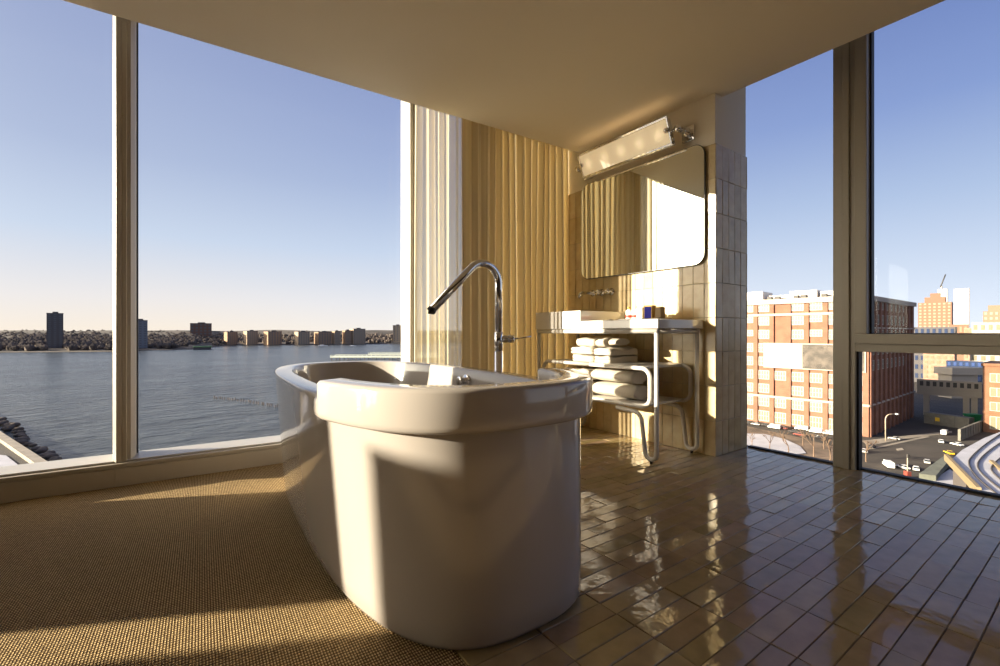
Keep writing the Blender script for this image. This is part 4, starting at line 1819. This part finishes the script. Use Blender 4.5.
# orange brick corner building on the right
M_BRK2 = mat('corner_brick', (0.20, 0.095, 0.052), 0.9, noise_amt=0.15, noise_scale=0.4)
rb0 = place(983, 127, 0)
rb1 = place(1046, 118, 0)
rd = (rb1 - rb0)
RL = rd.length
rd.normalize()
rn = Vector((-rd.y, rd.x, 0))
if rn.dot(-rb0) < 0:
    rn = -rn
rbd = empty('corner_building', (rb0.x, rb0.y, ZG), 'orange brick corner building with three window rows at the far right', 'building')
zt2 = hz(366, 126)
m = MB()
m.obox(rb0, rd, rn, 0, RL, -18, 0, ZG, zt2)
m.build('brick_body', M_BRK2, rbd)
m = MB()
m.obox(rb0, rd, rn, -0.3, RL, -18, 0.4, zt2, zt2 + 0.7)
m.obox(rb0, rd, rn, -0.1, RL, -0.2, 0.3, zt2 - 13.2, zt2 - 12.7)
m.build('cornice', M_BRK2, rbd)
for r_ in range(4):
    for c_ in range(4):
        a = 1.3 + c_ * 3.9
        z1 = zt2 - 2.0 - r_ * 4.0
        w_, h_ = (2.6, 2.5) if r_ < 3 else (2.4, 3.6)
        m = MB()
        m.obox(rb0, rd, rn, a, a + w_, -0.02, 0.12, z1 - h_, z1)
        wo_ = m.build('window', M_WINF, rbd)
        m = MB()
        for h2 in (0, 1):
            m.obox(rb0, rd, rn, a + 0.15 + h2 * (w_ / 2 - 0.02), a + w_ / 2 - 0.08 + h2 * (w_ / 2 - 0.02), 0.1, 0.16, z1 - h_ + 0.15, z1 - 0.15)
        m.build('pane', M_SHOP, wo_)

# city beyond
M_DGLASS = mat('dark_blue_glass', (0.03, 0.045, 0.09), 0.15, spec=0.8)
M_TERRA = mat('terracotta_tower', (0.20, 0.10, 0.066), 0.9)
M_WHITET = mat('white_tower', (0.34, 0.315, 0.30), 0.8)


def city(px0, px1, ytop, D, name, label, body, rows, cols, win, steps=(), group='city buildings beyond the warehouse', cat='building'):
    w = (px1 - px0) / FPX * D
    pc = place((px0 + px1) / 2, D, ZG)
    r = empty(name, pc, label, cat, group)
    org = Vector((pc.x, pc.y, 0))
    # street grid follows the warehouse
    ux, uy = (CN - CL).normalized(), -nl
    k = abs(RT.dot(ux)) + abs(RT.dot(uy)) * 0.6
    ww = w / max(0.4, k)
    zt = hz(ytop, D)
    b_ = MB()
    b_.obox(org, ux, uy, -ww / 2, ww / 2, 0, ww * 0.6, ZG, zt)
    for (s, yt) in steps:
        b_.obox(org, ux, uy, -ww / 2 * s, ww / 2 * s, ww * 0.3 * (1 - s), ww * 0.3 * (1 + s), zt, hz(yt, D))
        zt_l = hz(yt, D)
    b_.build('tower_body' if rows > 8 else 'facade', body, r)
    window_grid(r, org, ux, uy, ww, rows, cols, max(ZG + 1, zt - max(46.0, rows * 4.0)), zt, win)
    return r


city(921, 948, 302.5, 560, 'brick_tower', 'stepped terracotta tower under a crane on the skyline', M_TERRA, 12, 7, mat('tower_window', (0.34, 0.2, 0.13), 0.6), [(0.62, 297), (0.3, 293)])
city(955.5, 967.5, 288.5, 900, 'slender_tower', 'slender white tower right of the stepped terracotta tower', M_WHITET, 20, 4, mat('pale_window', (0.55, 0.5, 0.46), 0.5))
city(987, 1012, 311, 520, 'apartment_tower', 'tan stepped apartment tower at the right edge of the skyline', mat('tan_brick', (0.20, 0.135, 0.095), 0.9), 8, 6, mat('tan_window', (0.3, 0.22, 0.16), 0.6), [(0.7, 305)])
city(912, 950, 327.0, 250, 'dark_block', 'dark flat-roofed block behind the warehouse corner', mat('dark_facade', (0.05, 0.045, 0.05), 0.5), 6, 8, M_DGLASS)
city(951, 966, 324.5, 330, 'low_building', 'low orange building below the slender white tower', M_TERRA, 4, 4, M_SHOP)
city(966, 981, 328.0, 300, 'low_building', 'low dark-windowed building between the orange and the pale ones', M_BRICKD, 4, 4, M_SHOP)
city(976, 1005, 322.5, 280, 'low_building', 'pale low building in front of the tan tower', M_STONE, 5, 5, M_SHOP)
city(950, 978, 361.0, 215, 'glass_building', 'low dark blue glass building behind the viaduct', M_DGLASS, 4, 6, mat('blue_pane', (0.05, 0.08, 0.20), 0.1, spec=0.9))
city(926, 951, 350.0, 232, 'shaded_building', 'brown building with a lit bay in the shaded street', M_BRICKD, 7, 5, M_SHOP)
city(975, 1010, 354.0, 240, 'white_roofed_building', 'white-walled building above the corner building', M_WHITET, 3, 5, M_SHOP)
# pale band terrace in front of the glass building
m = MB()
tb = place(966, 190, 0)
m.obox(Vector((tb.x, tb.y, 0)), RT, FW, -5.8, 7, 0, 8, hz(375, 190), hz(368, 190))
m.obox(Vector((tb.x, tb.y, 0)), RT, FW, -5.0, 6, 1, 7, ZG, hz(375, 190))
tag(m.build('terrace', M_STONE, None, origin=(tb.x, tb.y, ZG)), 'pale concrete terrace band in front of the blue glass', 'building')
# crane and mast
cr = empty('crane', place(942, 690, ZG), 'thin tower crane above the terracotta tower', 'crane')
m = MB()
m.tube([place(941.5, 690, ZG), place(941.5, 690, hz(286, 690))], 1.2, 6)
m.build('mast', M_WHITET, cr)
m = MB()
m.tube([place(940.5, 690, hz(287, 690)), place(945.5, 690, hz(274.5, 690))], 0.8, 6)
m.build('jib', M_DARKU, cr)
city(938.5, 946.5, 289, 620, 'white_block', 'white block rising behind the terracotta tower', M_WHITET, 6, 3, mat('white_block_window', (0.5, 0.46, 0.42), 0.5))

# construction shed and containers by the viaduct
M_SHED = mat('grey_hoarding', (0.17, 0.155, 0.125), 0.8, noise_amt=0.2, noise_scale=0.6)
M_YEL = mat('yellow_sign', (0.75, 0.47, 0.03), 0.6)
M_GRN = mat('green_tarp', (0.02, 0.22, 0.09), 0.7)


def wall_run(a, b, h, t, name, label, cat, m_):
    A, Bv = onz(*a, ZG), onz(*b, ZG)
    d = Bv - A
    ln = d.length
    d.normalize()
    nn = Vector((-d.y, d.x, 0))
    if nn.dot(-A) < 0:
        nn = -nn
    r = empty(name, A, label, cat)
    mm_ = MB()
    mm_.obox(A, d, nn, 0, ln, -t, 0, ZG, ZG + h)
    mm_.build('panel_run', m_, r)
    mm_ = MB()
    k_ = 0.0
    while k_ < ln:
        mm_.obox(A, d, nn, k_, k_ + 0.2, 0, 0.12, ZG, ZG + h)
        k_ += 2.4
    mm_.build('ribs', m_, r)
    return r, A, d, nn, ln


r, A, d, nn, ln = wall_run((924, 423), (969, 430), 3.4, 2.6, 'site_cabin', 'long grey ribbed site cabin with a yellow sign in the street', 'cabin', M_SHED)
m = MB()
m.obox(A, d, nn, ln * 0.27, ln * 0.37, 0.12, 0.2, ZG + 1.2, ZG + 2.3)
o = m.build('sign', M_YEL, r)
o['label'] = 'yellow sign'
r2, A2, d2, nn2, ln2 = wall_run((960, 441), (983, 431), 3.0, 0.4, 'hoarding', 'grey hoarding in front of the orange corner building', 'fence', M_SHED)
m = MB()
p = onz(976, 424, ZG)
m.obox(Vector((p.x, p.y, 0)), RT, FW, -1.6, 1.6, 0, 2.0, ZG, ZG + 2.4)
m.obox(Vector((p.x, p.y, 0)), RT, FW, -1.8, 1.8, -0.2, 2.2, ZG + 2.4, ZG + 2.9)
tag(m.build('covered_skip', M_GRN, None, origin=tuple(p)), 'green covered skip beside the viaduct column', 'skip')


# ------------------------------------------------------------------ vehicles
def car_proto(kind, m_body):
    """built along +X, wheels on z = 0"""
    r = empty('car', (0, 0, 0))
    if kind == 'car':
        Lh, Wd = 2.25, 0.9
        prof = [(-Lh, 0.35), (-Lh, 0.85), (-1.7, 0.95), (1.0, 0.95), (Lh - 0.1, 0.80), (Lh, 0.6), (Lh, 0.35)]
        cabp = [(-1.75, 0.95), (-1.25, 1.45), (0.35, 1.45), (1.05, 0.95)]
    else:
        Lh, Wd = 2.9, 1.05
        prof = [(-Lh, 0.4), (-Lh, 2.35), (1.5, 2.35), (1.9, 2.2), (2.35, 1.35), (Lh, 1.15), (Lh, 0.4)]
        cabp = [(1.42, 1.35), (1.56, 2.12), (1.86, 2.12), (2.28, 1.38)]
    b_ = MB()
    b_.loft([[(x, -Wd, z) for x, z in prof], [(x, Wd, z) for x, z in prof]], smooth=False)
    b_.build('body', m_body, r, 0.08)
    b_ = MB()
    if kind == 'car':
        b_.loft([[(x, -Wd * 0.84, z) for x, z in cabp], [(x, Wd * 0.84, z) for x, z in cabp]], smooth=False)
        b_.build('cabin', M_CARG, r, 0.05)
        b_ = MB()
        b_.box(-1.2, 0.3, -Wd * 0.8, Wd * 0.8, 1.44, 1.50)
        b_.build('car_roof', m_body, r, 0.03)
    else:
        b_.loft([[(x, -Wd - 0.02, z) for x, z in cabp], [(x, Wd + 0.02, z) for x, z in cabp]], smooth=False)
        b_.build('cabin', M_CARG, r)
    for x in (-Lh * 0.62, Lh * 0.62):
        for s in (-1, 1):
            b_ = MB()
            b_.cyl((x, s * (Wd - 0.18), 0.34), (0, s, 0), 0.34, 0.34, 0.22, 14)
            b_.build('wheel', M_TYRE, r)
    return r


M_CARG = mat('car_glass', (0.03, 0.035, 0.04), 0.1)
M_TYRE = mat('tyre', (0.02, 0.02, 0.02), 0.8)
PAINT = {'white': mat('paint_white', (0.82, 0.80, 0.76), 0.3), 'dark': mat('paint_dark', (0.035, 0.03, 0.03), 0.3), 'red': mat('paint_red', (0.25, 0.05, 0.035), 0.3),
         'yellow': mat('paint_yellow', (0.70, 0.42, 0.03), 0.35), 'silver': mat('paint_silver', (0.45, 0.43, 0.40), 0.3)}
protos = {}
AX = math.atan2(ul.y, ul.x)      # along the park side street
AY = math.atan2(ur.y, ur.x)      # along the shaded street
cars = [
    ('van', 'white', 888.5, 467, AY + 0.5, 'white van crossing the intersection beside the window post'),
    ('car', 'white', 903, 468.5, AY + 0.9, 'white car beside the red signal pole'),
    ('car', 'white', 916, 470.0, AY + 0.2, 'white car left of the grey-green ramp'),
    ('car', 'silver', 927, 463.0, AY + 0.2, 'small silver car above the grey-green ramp'),
    ('car', 'silver', 894, 439.5, AX, 'silver car parked beside the curved street lamp'),
    ('van', 'white', 944.5, 434.5, AY, 'white van standing below the grey site cabin'),
    ('car', 'white', 941, 442.5, AY + 0.2, 'white car behind the yellow taxi'),
    ('car', 'white', 957, 445.5, AY + 1.0, 'white car with a yellow taxi on its left'),
    ('car', 'yellow', 949, 454, AY + 0.6, 'yellow taxi at the foot of the elevated deck'),
    ('car', 'dark', 746.5, 423.5, AX, 'dark car parked first from the tiled wall'),
    ('car', 'silver', 755.5, 425, AX, 'silver car parked second from the tiled wall'),
    ('car', 'dark', 765.0, 426, AX, 'dark car parked before the arched brick doorway'),
    ('van', 'white', 774.3, 428.5, AX, 'short white van parked below the arched doorway'),
    ('car', 'red', 782, 429, AX, 'dark red car parked right of the short white van'),
    ('car', 'dark', 793, 432.5, AX, 'black car parked left of the red car by the park'),
    ('car', 'red', 798.5, 435.5, AX, 'red car parked at the end of the snow lawn'),
    ('van', 'white', 801.5, 430, AX, 'white delivery van parked at the middle of the brick facade'),
    ('van', 'white', 815.5, 432.8, AX, 'white delivery van parked behind another toward the post'),
    ('van', 'silver', 830, 435, AX, 'silver van parked nearest the window post'),
    ('car', 'dark', 819, 438.5, AX + 0.2, 'black car parked by the brown park ground'),
    ('car', 'white', 864, 452, AY + 0.4, 'pale car standing right beside the window post'),
    ('car', 'dark', 872, 447.5, AY, 'black car at the foot of the brick corner'),
]
for kind, paint, px, py, rz, label in cars:
    key = (kind, paint)
    if key not in protos:
        protos[key] = car_proto(kind, PAINT[paint])
        c = protos[key]
    else:
        c = copy_tree(protos[key])
    c.name = 'car' if kind == 'car' else 'van'
    p = onz(px, py, ZG + (0.12 if px < 845 else 0.06))
    c.location = p
    c.rotation_euler = (0, 0, rz)
    c.scale = (0.55, 0.55, 0.55)
    tag(c, label, 'car' if kind == 'car' else 'van', 'vehicles in the streets')

# ------------------------------------------------------------------ street furniture and trees
M_POLE = mat('lamp_pole', (0.38, 0.30, 0.22), 0.6)
p = onz(885.5, 441, ZG)
sl = empty('street_lamp', p, 'curved-arm street lamp at the brick corner', 'street lamp')
zt_ = hz(414.5, 116)
m = MB()
m.tube(arc_path([p, (p.x, p.y, zt_), tuple(Vector((p.x, p.y, zt_ + 0.1)) + RT * 2.6)], 1.4, 8), 0.13, 8)
m.build('pole', M_POLE, sl)
m = MB()
q = Vector((p.x, p.y, zt_ + 0.08)) + RT * 2.9
m.sphere(q, 0.5, 10, (1.0, 1.0, 0.4))
m.build('lamp_head', M_ROOFU, sl)
p = onz(907.5, 478, ZG)
sg = empty('signal_pole', p, 'slim signal pole with a red base beside the white car', 'traffic signal')
m = MB()
m.tube([p, (p.x, p.y, hz(455, 86))], 0.09, 8)
m.build('pole', M_POLE, sg)
m = MB()
m.obox(Vector((p.x, p.y, 0)), RT, FW, -0.4, 0.4, -0.4, 0.4, ZG, ZG + 1.3)
o = m.build('base_cabinet', PAINT['red'], sg)
o['label'] = 'red base cabinet'
m = MB()
m.obox(Vector((p.x, p.y, 0)), RT, FW, -0.22, 0.22, -0.3, 0.0, hz(458.5, 86), hz(455, 86))
m.build('signal_head', M_DARKU, sg)

M_BARK = mat('winter_bark', (0.17, 0.11, 0.07), 0.9)


def bare_tree(px, py, h, seed, label):
    p_ = onz(px, py, ZG + 0.12)
    rnd_ = random.Random(seed)
    m_ = MB()

    def grow(a, d, ln_, r_, lev):
        e = a + d * ln_
        m_.tube([a, (a + e) / 2 + Vector((rnd_.uniform(-1, 1), rnd_.uniform(-1, 1), 0)) * ln_ * 0.06, e], [r_, r_ * 0.85, r_ * 0.65], 5, False)
        if lev == 0:
            return
        for _ in range(3 if lev > 1 else 4):
            nd = (d + Vector((rnd_.uniform(-1, 1), rnd_.uniform(-1, 1), rnd_.uniform(-0.2, 0.5))) * 0.75).normalized()
            grow(e, nd, ln_ * rnd_.uniform(0.55, 0.8), r_ * 0.62, lev - 1)
    grow(p_, Vector((0, 0, 1)), h * 0.33, h * 0.022, 3)
    o_ = m_.build('bare_tree', M_BARK, None, origin=tuple(p_))
    return tag(o_, label, 'tree', 'bare trees in the park')


for i, (px, py, h, lb) in enumerate([
    (752, 449, 4.5, 'small bare tree on the snow next to the tiled wall'), (770, 451, 5.5, 'bare tree on the snow lawn, second from the tiled wall'),
    (788, 455, 6.5, 'bare tree at the tip of the snow lawn'), (803, 446, 6.0, 'bare tree on brown ground behind the snow tip'),
    (814, 457, 7.0, 'tall bare tree on brown ground in the park middle'), (824, 449, 6.0, 'bare tree below the silver van by the post'),
    (830, 462, 6.5, 'bare tree at the lower edge of the park by the post'), (866, 462, 6.5, 'bare tree just right of the window post')]):
    bare_tree(px, py, h, i + 20, lb)
